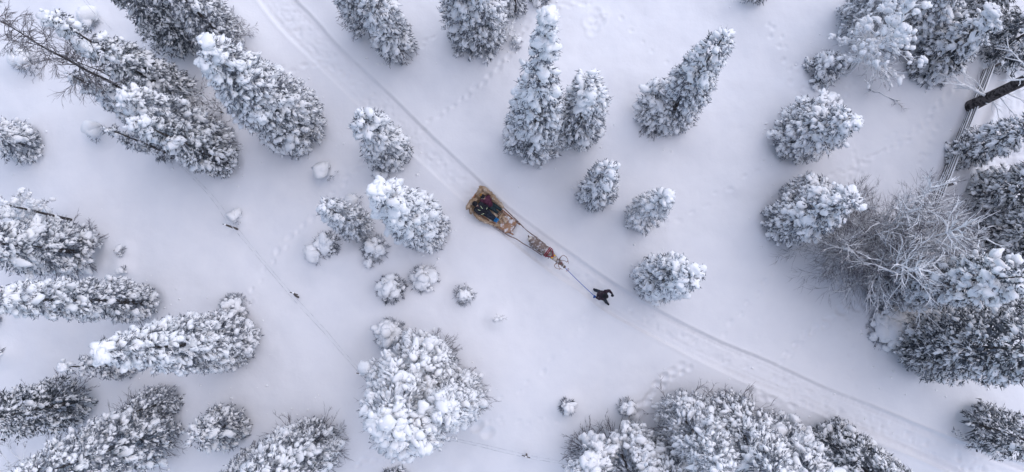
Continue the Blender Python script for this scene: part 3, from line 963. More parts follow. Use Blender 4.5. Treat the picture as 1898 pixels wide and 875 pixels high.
# bushes and mounds
for lab, base, r, hg, seed, kw in [
    ('snow dome with one dark sprig below the tall snow-crusted spruce', (604, 321), 13, .42, 101, dict(lumps=2, lump=.30, needles=9, off=(.7, -.3))),
    ('small snow ball bush with a dark twig above the plump spruce', (657, 369), 10, .38, 102, dict(lumps=2, lump=.22, needles=7, off=(.5, -.3))),
    ('snow hump beside a wire fence post in the open clearing', (440, 404), 11, .32, 103, dict(lumps=2, lump=.20, needles=5, off=(.5, 0))),
    ('rounded bush with snow pillows below the young frosted spruce', (612, 455), 23, .75, 104, dict(lumps=8, lump=.22, needles=60)),
    ('low snow mound with tiny dark needles at the far left of the bush group', (587, 474), 14, .35, 105, dict(lumps=3, lump=.24, needles=8, off=(.4, -.2))),
    ('snow-laden bush at the foot of the young frosted spruce', (697, 462), 24, 1.1, 106, dict(lumps=9, lump=.21, needles=80, frost=True, twig=3)),
    ('drooping snow-covered seedling at the lower end of the bush group', (688, 488), 8, .4, 107, dict(lumps=3, lump=.11, needles=8, frost=True)),
    ('upright bush with stacked snow pillows, left one of the pair', (728, 536), 26, 1.3, 108, dict(lumps=12, lump=.22, needles=90)),
    ('bush with long smooth snow pads, right one of the pair', (788, 518), 27, .8, 109, dict(lumps=9, lump=.26, needles=45)),
    ('sparse frosted seedling alone below the sleigh', (862, 546), 18, .7, 110, dict(lumps=7, lump=.15, needles=40, frost=True, twig=6)),
    ('sapling under thick dripping snow pillows above the white pine', (726, 618), 28, 1.5, 111, dict(lumps=15, lump=.25, needles=110, dark=False)),
    ('small round snow bush in the lower clearing', (1050, 752), 13, .5, 112, dict(lumps=4, lump=.2, needles=30)),
    ('small peaked snow bush next to the footprint trail', (1161, 754), 15, .9, 113, dict(lumps=6, lump=.2, needles=40)),
    ('half buried shrub with dark needles at its edge, upper left snow', (55, 117), 20, .45, 114, dict(lumps=4, lump=.32, needles=34, off=(.55, -.45))),
    ('dark drooping sprig over snow beside the top left spruce tip', (168, 38), 12, .5, 115, dict(lumps=3, lump=.3, needles=34, off=(.3, -.2))),
    ('snow stump with one dark spot left of the slender grey spruce', (190, 246), 12, .4, 116, dict(lumps=3, lump=.24, needles=8, off=(.3, -.8))),
    ('tiny twig tuft in the snow right of the bare boughs, upper of two', (228, 468), 9, .28, 117, dict(lumps=2, lump=.12, needles=8, twig=4)),
    ('tiny snow knob right of the bare boughs, lower of two', (232, 502), 7, .22, 118, dict(lumps=2, lump=.13, needles=4)),
    ('small snowy spruce seedling at the foot of the long snowball-tipped spruce', (438, 572), 28, .9, 119, dict(lumps=10, lump=.2, needles=80)),
    ('snow knob stuck to the lower left of the track-side spruce', (707, 327), 14, .6, 120, dict(lumps=5, lump=.18, needles=20, frost=True)),
    ('low spreading juniper under one thick snow sheet by the broad dark spruce', (1648, 610), 40, .6, 121, dict(lumps=18, lump=.40, needles=150)),
    ('little tuft at the left edge in the open snow', (6, 652), 10, .3, 122, dict(lumps=2, lump=.15, needles=12)),
    ('low snowy spruce shrub on the lower left flank of the shelf-snow spruce', (1722, 142), 32, .7, 123, dict(lumps=10, lump=.3, needles=110)),
    ('snow-covered shrub at the left edge below the long slim spruce', (0, 592), 10, .5, 124, dict(lumps=3, lump=.2, needles=20)),
    ('twig tips poking from a drift in the middle of the lower clearing', (925, 592), 12, .12, 125, dict(lumps=2, lump=.10, needles=0, twig=3)),
    ('frosted shrub under the shaded narrow spruce at the top edge', (955, 85), 12, .4, 126, dict(lumps=3, lump=.13, needles=12, twig=4, frost=True)),
]:
    bush(lab, base, r, hg, seed, **kw)


# thin young pine at the left edge, bare lower stem towards the clearing
def young_pine():
    rng = np.random.RandomState(140)
    b = P(134, 408)
    h = 3.6
    z0 = gz(b[0], b[1])
    T = P(-20, 372, h + 1.2)
    B0 = np.array((b[0], b[1], z0 - .1))
    root = empty('pine_tree', B0, 'thin young pine at the left edge with its bare stem showing', 'pine', 'young pines')
    tB, W, S, N = Build(), Build(), Build(), Build()
    s = np.linspace(0, 1, 8)
    tB.tube(B0 + (T - B0) * s[:, None], .055 * (1 - .7 * s) + .01, 7)
    for k in range(40):
        f = rng.uniform(.2, 1)
        a = rng.rand() * 6.283
        branch(W, S, B0 + (T - B0) * f, np.array([math.cos(a), math.sin(a), .2]), rng.uniform(.35, .75), .012, 1, rng, .5, .02)
    v = np.vstack(W.v)
    i = rng.randint(0, len(v), 1400)
    d = rng.randn(1400, 3)
    d /= np.linalg.norm(d, axis=1, keepdims=True)
    N.leaves(v[i], d, rng.uniform(.1, .18, 1400), rng.uniform(.012, .02, 1400), rng)
    i = rng.randint(0, len(v), 330)
    sz = rng.uniform(.04, .11, 330)[:, None]
    I = np.eye(3)
    S.blobs(v[i] + (0, 0, .04), I[0] * sz * 1.5, I[1] * sz, I[2] * sz * .8, False, rng, .2)
    link('trunk', tB.mesh(B0), M['bark'], root)
    link('branch', W.mesh(B0), M['twig'], root, kind='stuff')
    link('crown', N.mesh(B0, False), M['needle_frost'], root)
    link('snow_cover', S.mesh(B0), M['snow'], root, kind='stuff')


young_pine()


# tall pine with a long bare trunk at the right edge, crown out of sight above it
def tall_pine():
    rng = np.random.RandomState(141)
    b = P(1786, 203)
    z0 = gz(b[0], b[1])
    B0 = np.array((b[0], b[1], z0 - .3))
    h = 15.0
    T = B0 + np.array((.35, .5, h))
    root = empty('pine_tree', B0, 'tall pine with a thick bare dark trunk rising over the wooden fence', 'pine', 'old pines')
    tB, W, S, N = Build(), Build(), Build(), Build()
    s = np.linspace(0, 1, 24)
    rad = .25 * (1 - .75 * s) * (1 + .05 * rng.randn(24))
    rad[0] *= 1.15
    tB.tube(B0 + (T - B0) * s[:, None], rad, 14)
    for k in range(9):   # dead stubs and low snowy boughs
        f = rng.uniform(.06, .3)
        a = rng.rand() * 6.283
        branch(W, S, B0 + (T - B0) * f, np.array([math.cos(a), math.sin(a), -.1]), rng.uniform(.8, 1.9), .022, 1, rng, .4, .035)
    branch(W, S, B0 + (T - B0) * .10, np.array([-.9, .55, .1]), 1.9, .035, 2, rng, .3, .05)
    cr = []
    for k in range(46):
        f = rng.uniform(.5, 1)
        a = rng.rand() * 6.283
        branch(W, S, B0 + (T - B0) * f, np.array([math.cos(a), math.sin(a), .25]), 2.3 * (1.15 - f) + .5, .035, 1, rng, .5, .03)
    v = np.vstack(W.v)
    v = v[v[:, 2] > h * .45]
    i = rng.randint(0, len(v), 3500)
    d = rng.randn(3500, 3)
    d /= np.linalg.norm(d, axis=1, keepdims=True)
    N.leaves(v[i], d, rng.uniform(.18, .32, 3500), rng.uniform(.03, .05, 3500), rng)
    i = rng.randint(0, len(v), 500)
    sz = rng.uniform(.10, .24, 500)[:, None]
    I = np.eye(3)
    S.blobs(v[i] + (0, 0, .08), I[0] * sz * 1.3, I[1] * sz, I[2] * sz * .6, False, rng, .2)
    link('trunk', tB.mesh(B0), M['bark_pine'], root)
    link('branch', W.mesh(B0), M['twig'], root, kind='stuff')
    link('crown', N.mesh(B0, False), M['needle_dark'], root)
    link('snow_cover', S.mesh(B0), M['snow'], root, kind='stuff')


tall_pine()


# fallen branch on the snow
def fallen_branch():
    rng = np.random.RandomState(142)
    a, c = P(1607, 168), P(1662, 190)
    a[2], c[2] = gz(*a[:2]) + .05, gz(*c[:2]) + .06
    root = empty('fallen_branch', a, 'fallen branch lying on the snow right of the low round spruce', 'branch')
    W, S = Build(), Build()
    s = np.linspace(0, 1, 7)
    pts = a + (c - a) * s[:, None] + rng.randn(7, 3) * (.04, .04, .015)
    W.tube(pts, .035 * (1 - .5 * s), 6)
    S.tube(pts + (0, 0, .04), .04 * (1 - .4 * s), 6)
    for f in (.02, .1, .8, .95, 1.0):
        branch(W, S, a + (c - a) * f, np.array([rng.randn(), rng.randn(), .15]), .6, .012, 1, rng, .4, .01)
    link('stem', W.mesh(a), M['twig_dark'], root)
    link('snow_cover', S.mesh(a), M['snow'], root, kind='stuff')


fallen_branch()

# ------------------------------------------------------------------ wooden rail fence


def wooden_fence():
    rng = np.random.RandomState(150)
    L = float(np.linalg.norm((FB - FA)[:2])) + .9
    nb = 4
    A = FA.copy()
    A[:2] += fd * .5
    root = empty('wooden_fence', (A[0], A[1], 0), 'weathered wooden rail fence running under the tall bare pine trunk', 'fence')
    org = np.array((A[0], A[1], 0))
    f3 = np.array((fd[0], fd[1], 0))
    n3 = np.array((fn[0], fn[1], 0))
    Z = np.array((0, 0, 1.))
    seg = L / nb
    for k in range(nb + 1):
        p = org + f3 * seg * k
        B = Build()
        B.tube([p + Z * -.2, p + Z * .7, p + Z * (1.42 + rng.rand() * .12)], [.055, .055, .05], 8)
        o = link('post', B.mesh(p), M['post'], root)
        o.location = p - org
        S = Build()
        I = np.eye(3)
        S.blobs((p + Z * 1.50)[None], I[0:1] * .08, I[1:2] * .08, I[2:3] * .05, True, rng, .1)
        sc = link('snow_cap', S.mesh(p), M['snow'], o)
    for k in range(nb):
        for j in range(6):
            z = .20 + j * .165 + rng.randn() * .012
            p0 = org + f3 * (seg * k - .08) + Z * (z + rng.randn() * .02) + n3 * (-.07 if k % 2 else -.055)
            p1 = org + f3 * (seg * (k + 1) + .08) + Z * (z + rng.randn() * .02) + n3 * (-.07 if k % 2 else -.055)
            m = (p0 + p1) / 2
            u = (p1 - p0) / 2
            B = Build()
            B.box(m, u, n3 * .018, Z * .045)
            o = link('rail', B.mesh(m), M['rail'], root)
            o.location = m - org
            S = Build()
            t = np.linspace(-1, 1, 9)
            S.tube(m + u * t[:, None] + Z * .055 + rng.randn(9, 1) * Z * .004, .026 + .014 * rng.rand(9), 6)
            link('snow_cap', S.mesh(m), M['snow'], o)


wooden_fence()


# ------------------------------------------------------------------ thin wire fence half sunk in the snow
def wire_fence(label, pts, posts, seed, ties=True):
    rng = np.random.RandomState(seed)
    w = []
    for q in pts:
        p = P(*q)
        p[2] = gz(p[0], p[1])
        w.append(p)
    w = np.array(w)
    root = empty('wire_fence', w[0], label, 'fence')
    org = w[0]
    s = np.concatenate([[0], np.cumsum(np.linalg.norm(np.diff(w[:, :2], axis=0), axis=1))])
    m = int(s[-1] / .25)
    q = np.linspace(0, s[-1], m)
    x, y = np.interp(q, s, w[:, 0]), np.interp(q, s, w[:, 1])
    g = np.array([gz(a, b) for a, b in zip(x, y)])
    for hz, r in ((.30, .007), (.86, .009)):
        B = Build()
        zz = g + hz + .04 * np.sin(q * 1.1 + hz * 5)
        B.tube(np.stack([x, y, zz], 1), r * (1 + .5 * rng.rand(m)), 4)
        link('wire', B.mesh(org), M['wire'], root)
    if ties:    # the mesh between the strands: vertical ties
        B = Build()
        B.segs(np.stack([x, y, g + .08], 1)[::2], np.stack([x, y, g + .86], 1)[::2], .004, .004, 3)
        link('mesh_wire', B.mesh(org), M['wire'], root, kind='stuff')
    for px, py in posts:
        p = P(px, py)
        p[2] = gz(p[0], p[1])
        B = Build()
        lean = rng.randn(3) * .05
        B.tube([p - (0, 0, .2), p + (0, 0, .6) + lean, p + (0, 0, 1.12) + lean * 2], [.05, .045, .04], 7)
        o = link('post', B.mesh(p), M['post'], root)
        o.location = p - org
        B = Build()
        e = p + (0, 0, 1.0) + lean * 1.8
        B.tube([e + (-.17, .05, 0), e + (.17, -.05, 0)], .022, 5)
        link('cross_piece', B.mesh(p), M['post'], o)
        S = Build()
        I = np.eye(3)
        S.blobs((p + (0, 0, 1.16) + lean * 2)[None], I[0:1] * .05, I[1:2] * .05, I[2:3] * .035, True, rng, .1)
        link('snow_cap', S.mesh(p), M['snow'], o)


wire_fence('frosted wire fence with thin posts crossing the left clearing from the top left clump', [(350, 312), (398, 362), (445, 424), (490, 478), (556, 552), (612, 612), (676, 690), (715, 735)], [(441, 425), (556, 552), (676, 688)], 160, False)
wire_fence('frosted wire fence running right from the big white pine to the bottom thicket', [(815, 805), (900, 822), (978, 840), (1062, 856)], [(976, 842)], 161)
wire_fence('short stretch of wire fence in the top left corner', [(142, -25), (172, 12), (212, 58)], [], 162, False)

# ------------------------------------------------------------------ sculpted bodies


def capsules(parts):
    """join tapered capsules and ellipsoids; parts: (p0, p1, r0, r1) or (c, (rx, ry, rz), rot3x3)"""
    B = Build()
    T, F = ICO2
    for q in parts:
        if len(q) == 4:
            p0, p1, r0, r1 = np.asarray(q[0], float), np.asarray(q[1], float), q[2], q[3]
            L = np.linalg.norm(p1 - p0)
            n = max(2, int(L / (min(r0, r1) * .45)) + 1)
            for t in np.linspace(0, 1, n):
                B.add(p0 + (p1 - p0) * t + T * (r0 + (r1 - r0) * t), F)
        else:
            c, r, m = q
            B.add(np.asarray(c, float) + (T * np.asarray(r)) @ np.asarray(m).T, F)
    return B


def sculpt(name, parts, voxel, material, parent, org, smooth=4, bumpy=0.0, bs=8.0, extra=None):
    """one continuous voxel-fused surface"""
    B = capsules(parts)
    me = B.mesh(org)
    o = bpy.data.objects.new('tmp', me)
    COL.objects.link(o)
    r = o.modifiers.new('r', 'REMESH')
    r.mode = 'VOXEL'
    r.voxel_size = voxel
    r.adaptivity = 0
    sm = o.modifiers.new('s', 'SMOOTH')
    sm.factor = .5
    sm.iterations = smooth
    dg = bpy.context.evaluated_depsgraph_get()
    me2 = bpy.data.meshes.new_from_object(o.evaluated_get(dg))
    bpy.data.objects.remove(o)
    bpy.data.meshes.remove(me)
    n = len(me2.vertices)
    v = np.empty(n * 3, np.float32)
    me2.vertices.foreach_get('co', v)
    v = v.reshape(-1, 3)
    if bumpy:
        nr = np.empty(n * 3, np.float32)
        me2.vertices.foreach_get('normal', nr)
        v = v + nr.reshape(-1, 3) * ((fbm(v[:, 0] * bs + 30, v[:, 1] * bs + 30, v[:, 2] * bs + 30, 2) - .5) * bumpy * 2)[:, None]
        me2.vertices.foreach_set('co', v.astype(np.float32).ravel())
    me2.polygons.foreach_set('use_smooth', np.ones(len(me2.polygons), bool))
    me2.update()
    me2.name = name
    return link(name, me2, material, parent)


def frame(d, up=(0, 0, 1)):
    d = np.asarray(d, float)
    d /= np.linalg.norm(d)
    s_ = np.cross(up, d)
    s_ /= np.linalg.norm(s_)
    u = np.cross(d, s_)
    return np.stack([d, s_, u], 1)      # columns: forward, left, up


M['skin'] = mat('skin', (.62, .40, .31), .55, None, None, .4)
M['black_cloth'] = mat('black_winter_cloth', (.016, .018, .026), .8, (16, (.035, .038, .05), .4, .65), (40, .6), .25)
M['navy_cloth'] = mat('dark_blue_cloth', (.016, .022, .036), .8, (16, (.03, .04, .058), .4, .65), (40, .6), .25)
M['teal_cloth'] = mat('dark_teal_trousers', (.014, .030, .038), .8, (16, (.03, .05, .06), .4, .65), (40, .6), .25)
M['purple_cloth'] = mat('plum_jacket', (.075, .018, .04), .75, (12, (.12, .035, .065), .4, .65), (40, .6), .3)
M['plum_dark'] = mat('dark_plum_coat', (.028, .017, .028), .85, (12, (.065, .040, .055), .42, .65), (40, .6), .25)
M['brown_boot'] = mat('brown_fur_boot', (.13, .075, .05), .9, (24, (.35, .25, .2), .45, .65), (40, .8), .2)
M['blue_boot'] = mat('bright_blue_boot', (.012, .12, .34), .6, (20, (.02, .25, .55), .4, .65), None, .4)
M['blue_rope'] = mat('blue_rope', (.03, .13, .46), .6, None, None, .4)
M['blue_glove'] = mat('blue_glove', (.03, .09, .30), .7, None, None, .3)
M['reflect'] = mat('pale_green_reflective_strip', (.62, .72, .45), .4, None, None, .5)
M['white'] = mat('white_cloth', (.70, .70, .72), .8, None, None, .3)
M['ochre'] = mat('ochre_knit', (.42, .22, .06), .9, (30, (.25, .12, .03), .4, .6), (60, .8), .2)
M['hat_black'] = mat('black_knit_cap', (.010, .010, .014), .9, (40, (.03, .03, .035), .4, .6), (60, .8), .2)
M['hair'] = mat('brown_hair', (.09, .05, .03), .7, None, None, .3)
M['red_web'] = mat('dark_red_harness', (.23, .016, .035), .75, (40, (.38, .04, .07), .45, .6), None, .3)
M['yellow'] = mat('yellow_tassel', (.80, .50, .04), .7, None, None, .3)
M['antler'] = mat('antler_bone', (.26, .16, .125), .7, (20, (.38, .27, .22), .4, .6), None, .3)
M['wood_or'] = mat('orange_brown_wood', (.42, .21, .12), .6, (9, (.24, .12, .07), .4, .65), (30, .4), .35)
M['wood_pole'] = mat('peeled_birch_pole', (.20, .13, .115), .75, (12, (.50, .45, .45), .52, .68), (30, .5), .3)
M['plank'] = mat('sleigh_plank', (.30, .19, .13), .75, (7, (.78, .78, .80), .48, .58), (30, .5), .3)


def fur_mat(name, a, b, c, scale=4.0, snow=.62):
    m = mat(name, a, .95, (scale, b, .38, .62), (60, 1.0), .15)
    nt = m.node_tree
    mx = nt.nodes[m['mixnode']]
    tc = [n for n in nt.nodes if n.type == 'TEX_COORD'][0]
    n = nt.nodes.new('ShaderNodeTexNoise')
    n.inputs['Scale'].default_value = scale * 2.6
    n.inputs['Detail'].default_value = 5
    mr = nt.nodes.new('ShaderNodeMapRange')
    mr.inputs['From Min'].default_value = snow - .06
    mr.inputs['From Max'].default_value = snow + .06
    m2 = nt.nodes.new('ShaderNodeMix')
    m2.data_type = 'RGBA'
    m2.inputs['B'].default_value = (*c, 1)
    nt.links.new(tc.outputs['Object'], n.inputs['Vector'])
    nt.links.new(n.outputs['Fac'], mr.inputs['Value'])
    nt.links.new(mr.outputs['Result'], m2.inputs['Factor'])
    nt.links.new(mx.outputs['Result'], m2.inputs['A'])
    nt.links.new(m2.outputs['Result'], nt.nodes['Principled BSDF'].inputs['Base Color'])
    return m


M['hide'] = fur_mat('reindeer_hide', (.46, .32, .205), (.60, .47, .35), (.76, .68, .58), 2.6, .62)
M['hide_snow'] = fur_mat('snowy_reindeer_hide', (.40, .24, .155), (.48, .32, .23), (.80, .78, .80), 2.4, .56)
M['deer_fur'] = fur_mat('reindeer_coat', (.175, .130, .112), (.29, .235, .21), (.55, .52, .53), 3.0, .565)
M['deer_pale'] = mat('pale_reindeer_neck', (.60, .55, .49), .95, (12, (.36, .29, .24), .45, .65), (60, .8), .15)
M['deer_dark'] = mat('dark_reindeer_muzzle', (.10, .075, .065), .9, (15, (.25, .19, .16), .45, .65), None, .2)
M['deer_white'] = mat('white_rump_fur', (.74, .69, .62), .95, (12, (.5, .43, .37), .45, .65), (60, .8), .15)

RZ = ROAD_Z


def fingers(palm, fwd, up, size, curl, side):
    """palm with four unequal curled fingers and a thumb, as capsules"""
    F = frame(fwd, up)
    f, l, u = F[:, 0], F[:, 1] * side, F[:, 2]
    palm = np.asarray(palm, float)
    out = [(palm - f * .035 * size, palm + f * .03 * size, .032 * size, .038 * size)]
    for k, (off, ln) in enumerate(((-.032, .070), (-.011, .080), (.011, .075), (.031, .058))):
        a = palm + f * .04 * size + l * off * size
        b = a + (f * math.cos(curl * .5) - u * math.sin(curl * .5)) * ln * .55 * size
        c = b + (f * math.cos(curl * 1.4) - u * math.sin(curl * 1.4)) * ln * .5 * size
        out += [(a, b, .0125 * size, .012 * size), (b, c, .012 * size, .010 * size)]
    t0 = palm - l * .03 * size
    t1 = t0 - l * .030 * size + f * .025 * size
    t2 = t1 + f * .032 * size - u * .012 * size
    out += [(t0, t1, .016 * size, .014 * size), (t1, t2, .014 * size, .011 * size)]
    return out


def person(label, J, wear, face_dir, org, group=None):
    """J: joints in world metres. wear: materials. One continuous body with clothes as children"""
    root = empty('person', org, label, 'person', group)
    j = {k: np.asarray(v, float) for k, v in J.items()}
    head, neck, chest, pel = j['head'], j['neck'], j['chest'], j['pelvis']
    Fh = frame(face_dir, (head - neck) / np.linalg.norm(head - neck))
    f, l, u = Fh[:, 0], Fh[:, 1], Fh[:, 2]
    body = [(head + u * .02, (.098, .078, .115), np.stack([f, l, u], 1)), (head - u * .07 + f * .02, (.065, .058, .06), np.stack([f, l, u], 1)),
            (head + f * .095 - u * .01, head + f * .112 - u * .035, .012, .016),          # nose
            (head + f * .085 - u * .068 + l * .02, head + f * .085 - u * .068 - l * .02, .010, .010),   # lips
            (head + l * .078 - u * .01, head + l * .086 - u * .03, .018, .012), (head - l * .078 - u * .01, head - l * .086 - u * .03, .018, .012),
            (head - u * .08, neck, .052, .058), (neck, chest, .07, .12), (chest, pel, .135, .13)]
    torso = []
    for sd_, nm in ((1, 'l'), (-1, 'r')):
        sh, el, wr, hd = j['sh_' + nm], j['el_' + nm], j['wr_' + nm], j['hd_' + nm]
        hp, kn, an, to = j['hip_' + nm], j['kn_' + nm], j['an_' + nm], j['to_' + nm]
        body += [(chest, sh, .10, .062), (sh, el, .052, .042), (el, wr, .040, .028), (wr, hd, .028, .03),
                 (pel, hp, .12, .09), (hp, kn, .085, .058), (kn, an, .054, .038), (an, to, .038, .032)]
    sculpt('body', body, .018, M['skin'], root, org, 3)
    eyes = Build()
    for sd_ in (1, -1):
        eyes.add(head + f * .088 + l * .032 * sd_ + u * .012 + ICO1[0] * .010, ICO1[1])
    link('eyes', eyes.mesh(org), M['hat_black'], root)
    jk = [(neck - (neck - chest) * .25, chest, .10, .155), (chest, (chest + pel) / 2, .165, .16), ((chest + pel) / 2, pel, .16, .165)]
    tr = [(pel, pel + (chest - pel) * .2, .15, .15)]
    for nm in 'lr':
        sh, el, wr = j['sh_' + nm], j['el_' + nm], j['wr_' + nm]
        hp, kn, an, to = j['hip_' + nm], j['kn_' + nm], j['an_' + nm], j['to_' + nm]
        jk += [(chest, sh, .13, .085), (sh, el, .080, .066), (el, wr, .064, .050)]
        tr += [(pel, hp, .14, .115), (hp, kn, .110, .080), (kn, an, .078, .068)]
        g = fingers(j['hd_' + nm], j['hd_' + nm] - wr, (0, 0, 1), 1.15, wear.get('curl_' + nm, .7), 1 if nm == 'l' else -1)
        g.append((wr, j['hd_' + nm], .036, .036))
        sculpt('glove', g, .008, wear.get('glove_' + nm, M['black_cloth']), root, org, 1)
        sole = np.array([0, 0, -.012])
        dirt = (to - an) / np.linalg.norm(to - an)
        sculpt('boot', [(an - (kn - an) * -.12, an, .066, .060), (an, to, .058, .050), (an + sole - dirt * .04, to + sole + dirt * .03, .048, .044)], .012, wear['boot'], root, org, 2)
    sculpt('jacket', jk, .017, wear['jacket'], root, org, 3, .014, 13)
    sculpt('trousers', tr, .017, wear['trousers'], root, org, 3, .012, 12)
    return root, (head, f, l, u)


def cap(root, hd, material, org, hood=False, name='hat'):
    head, f, l, u = hd
    R3 = np.stack([f, l, u], 1)
    parts = [(head + u * .055 - f * .012, (.112, .098, .09), R3)]
    if hood:
        parts += [(head - f * .03 + u * .01, (.115, .118, .13), R3), (head - f * .06 - u * .10, (.09, .115, .08), R3)]
    return sculpt(name, parts, .012, material, root, org, 2, .008, 20)


def strip(root, pts, material, org, r=.014, name='reflective_strip'):
    B = Build()
    B.tube(np.array(pts), r, 6)
    return link(name, B.mesh(org), material, root)


# crop helpers: pixels measured on enlarged crops of the photo
def CA(x, y, z):
    return P(850 + x / 7.292, 330 + y / 7.292, z + RZ)


def CB(x, y, z):
    return P(950 + x / 8.75, 420 + y / 8.75, z + RZ)


def CC(x, y, z):
    return P(1070 + x / 8.75, 500 + y / 8.75, z + RZ)


# ------------------------------------------------------------------ sleigh
def sleigh():
    A, F = P(874, 367, RZ + .3), P(953, 423, RZ + .2)
    f = (F - A) * (1, 1, 0)
    L = np.linalg.norm(f)
    f /= L
    l = np.array((-f[1], f[0], 0))
    Z = np.array((0, 0, 1.))
    o0 = A * (1, 1, 0) + Z * RZ

    def S(x, y, z):
        return o0 + f * x + l * y + Z * z
    root = empty('sleigh', o0, 'wooden reindeer sleigh with an open snowy front deck, carrying two people', 'sleigh')
    hw = lambda x: .40 - .11 * x / L
    for sd_ in (1, -1):
        B = Build()
        n = 14
        pts, rr = [], []
        for t in np.linspace(0, 1, n):
            x = .10 + t * (L + .03)
            z = .035 + .30 * max(0, (t - .80) / .2) ** 1.8
            pts.append(S(x, sd_ * (hw(x) - .02), z))
        pts = np.array(pts)
        for i in range(n - 1):
            m, u = (pts[i] + pts[i + 1]) / 2, (pts[i + 1] - pts[i]) / 2
            nn = np.cross(u, l)
            nn /= np.linalg.norm(nn)
            B.box(m, u * 1.04, l * .028, nn * .022)
        r = link('runner', B.mesh(o0), M['wood_or'], root)
        for x in (.25, .85, 1.45, 1.95):
            B = Build()
            p = S(x, sd_ * (hw(x) - .02), .05)
            B.tube([p, p + Z * .17], .022, 6)
            s_ = link('strut', B.mesh(p), M['wood_or'], root)
            s_.location = p - o0
        # upper side rail, rising to the back
        B = Build()
        t = np.linspace(0, 1, 12)
        B.tube(np.array([S(.12 + q * (L - .15), sd_ * (hw(q * L) + .05 - .05 * q), .56 - .32 * min(1, q * 1.25)) for q in t]), .026, 8)
        link('side_rail', B.mesh(o0), M['wood_or'], root)
        # long curved drawing pole, from the deck corner to the reindeer's harness
        B = Build()
        if sd_ > 0:
            q = [CA(560, 350, .36), CA(700, 490, .34), CA(790, 575, .36), P(972, 423, RZ + .42), P(984, 433, RZ + .52), P(996, 441, RZ + .62), P(1006, 450, RZ + .72)]
        else:
            q = [CA(430, 610, .34), CA(560, 700, .32), CA(680, 780, .34), P(957, 443, RZ + .40), P(969, 451, RZ + .48), P(983, 459, RZ + .56), P(994, 466, RZ + .64), P(1004, 473, RZ + .72)]
        q = np.array(q)
        tt = np.linspace(0, len(q) - 1, 40)
        pp = []
        for a in tt:
            i = min(int(a), len(q) - 2)
            w = a - i
            p0, p1, p2, p3 = q[max(i - 1, 0)], q[i], q[i + 1], q[min(i + 2, len(q) - 1)]
            pp.append(.5 * (2 * p1 + (p2 - p0) * w + (2 * p0 - 5 * p1 + 4 * p2 - p3) * w * w + (3 * p1 - p0 - 3 * p2 + p3) * w ** 3))
        B.tube(np.array(pp), .022, 7)
        link('drawing_pole', B.mesh(o0), M['wood_pole'], root)
    for k in range(4):
        x = (.25, .85, 1.45, 1.95)[k]
        B = Build()
        B.tube([S(x, hw(x) - .02, .20), S(x, -hw(x) + .02, .20)], .024, 6)
        link('crossbar', B.mesh(o0), M['wood_or'], root)
    nb = 7
    for k in range(nb):
        y0 = (k - (nb - 1) / 2) / (nb / 2)
        B = Build()
        w = .092 * hw(L) / .40 / .78
        a, b = S(.02, y0 * hw(0) * .93, .235), S(L - .02 - .05 * abs(y0) ** 2, y0 * hw(L) * .93, .235)
        u = (b - a) / 2
        B.box((a + b) / 2, u, l * .040, Z * .012)
        link('floor_board', B.mesh(o0), M['plank'], root)
    B = Build()
    B.tube(np.array([S(L - .10 + .10 * math.cos(a), -math.sin(a) * (hw(L) + .01), .27) for a in np.linspace(-1.57, 1.57, 12)]), .024, 8)
    link('front_bow', B.mesh(o0), M['wood_pole'], root)
    # sloping backrest of slats
    for k in range(6):
        y = (k - 2.5) * .115
        B = Build()
        a, b = S(.26, y, .26), S(.12, y * 1.04, .78)
        u = (b - a) / 2
        n_ = np.cross(u, l)
        n_ /= np.linalg.norm(n_)
        B.box((a + b) / 2, u, l * .05, n_ * .011)
        link('backrest_slat', B.mesh(o0), M['wood_or'], root)
    B = Build()
    B.tube([S(.12, .31, .77), S(.12, -.31, .77)], .026, 8)
    link('backrest_rail', B.mesh(o0), M['wood_or'], root)
    return S, L, hw


S_, SL_, HW_ = sleigh()


def hide(label, parts, material, tufts, seed, vox=.022, bump=.04):
    rng = np.random.RandomState(seed)
    c = np.asarray(parts[0][0], float)
    org = np.array((c[0], c[1], RZ + .2))
    root = empty('fur_hide', org, label, 'fur hide', 'reindeer hides on the sleigh')
    o = sculpt('pelt', parts, vox, material, root, org, 2, bump, 9)
    me = o.data
    n = len(me.vertices)
    v = np.empty(n * 3, np.float32)
    me.vertices.foreach_get('co', v)
    nr = np.empty(n * 3, np.float32)
    me.vertices.foreach_get('normal', nr)
    v, nr = v.reshape(-1, 3), nr.reshape(-1, 3)
    i = rng.randint(0, n, tufts)
    d = nr[i] + rng.randn(tufts, 3) * .55
    d /= np.linalg.norm(d, axis=1, keepdims=True)
    B = Build()
    B.leaves(v[i], d, rng.uniform(.02, .055, tufts), rng.uniform(.004, .009, tufts), rng)
    link('fur_tufts', B.mesh((0, 0, 0), False), material, root, kind='stuff')


def flat(c, r, d, th):
    F = frame(d)
    return (c, (r[0], r[1], th), F)


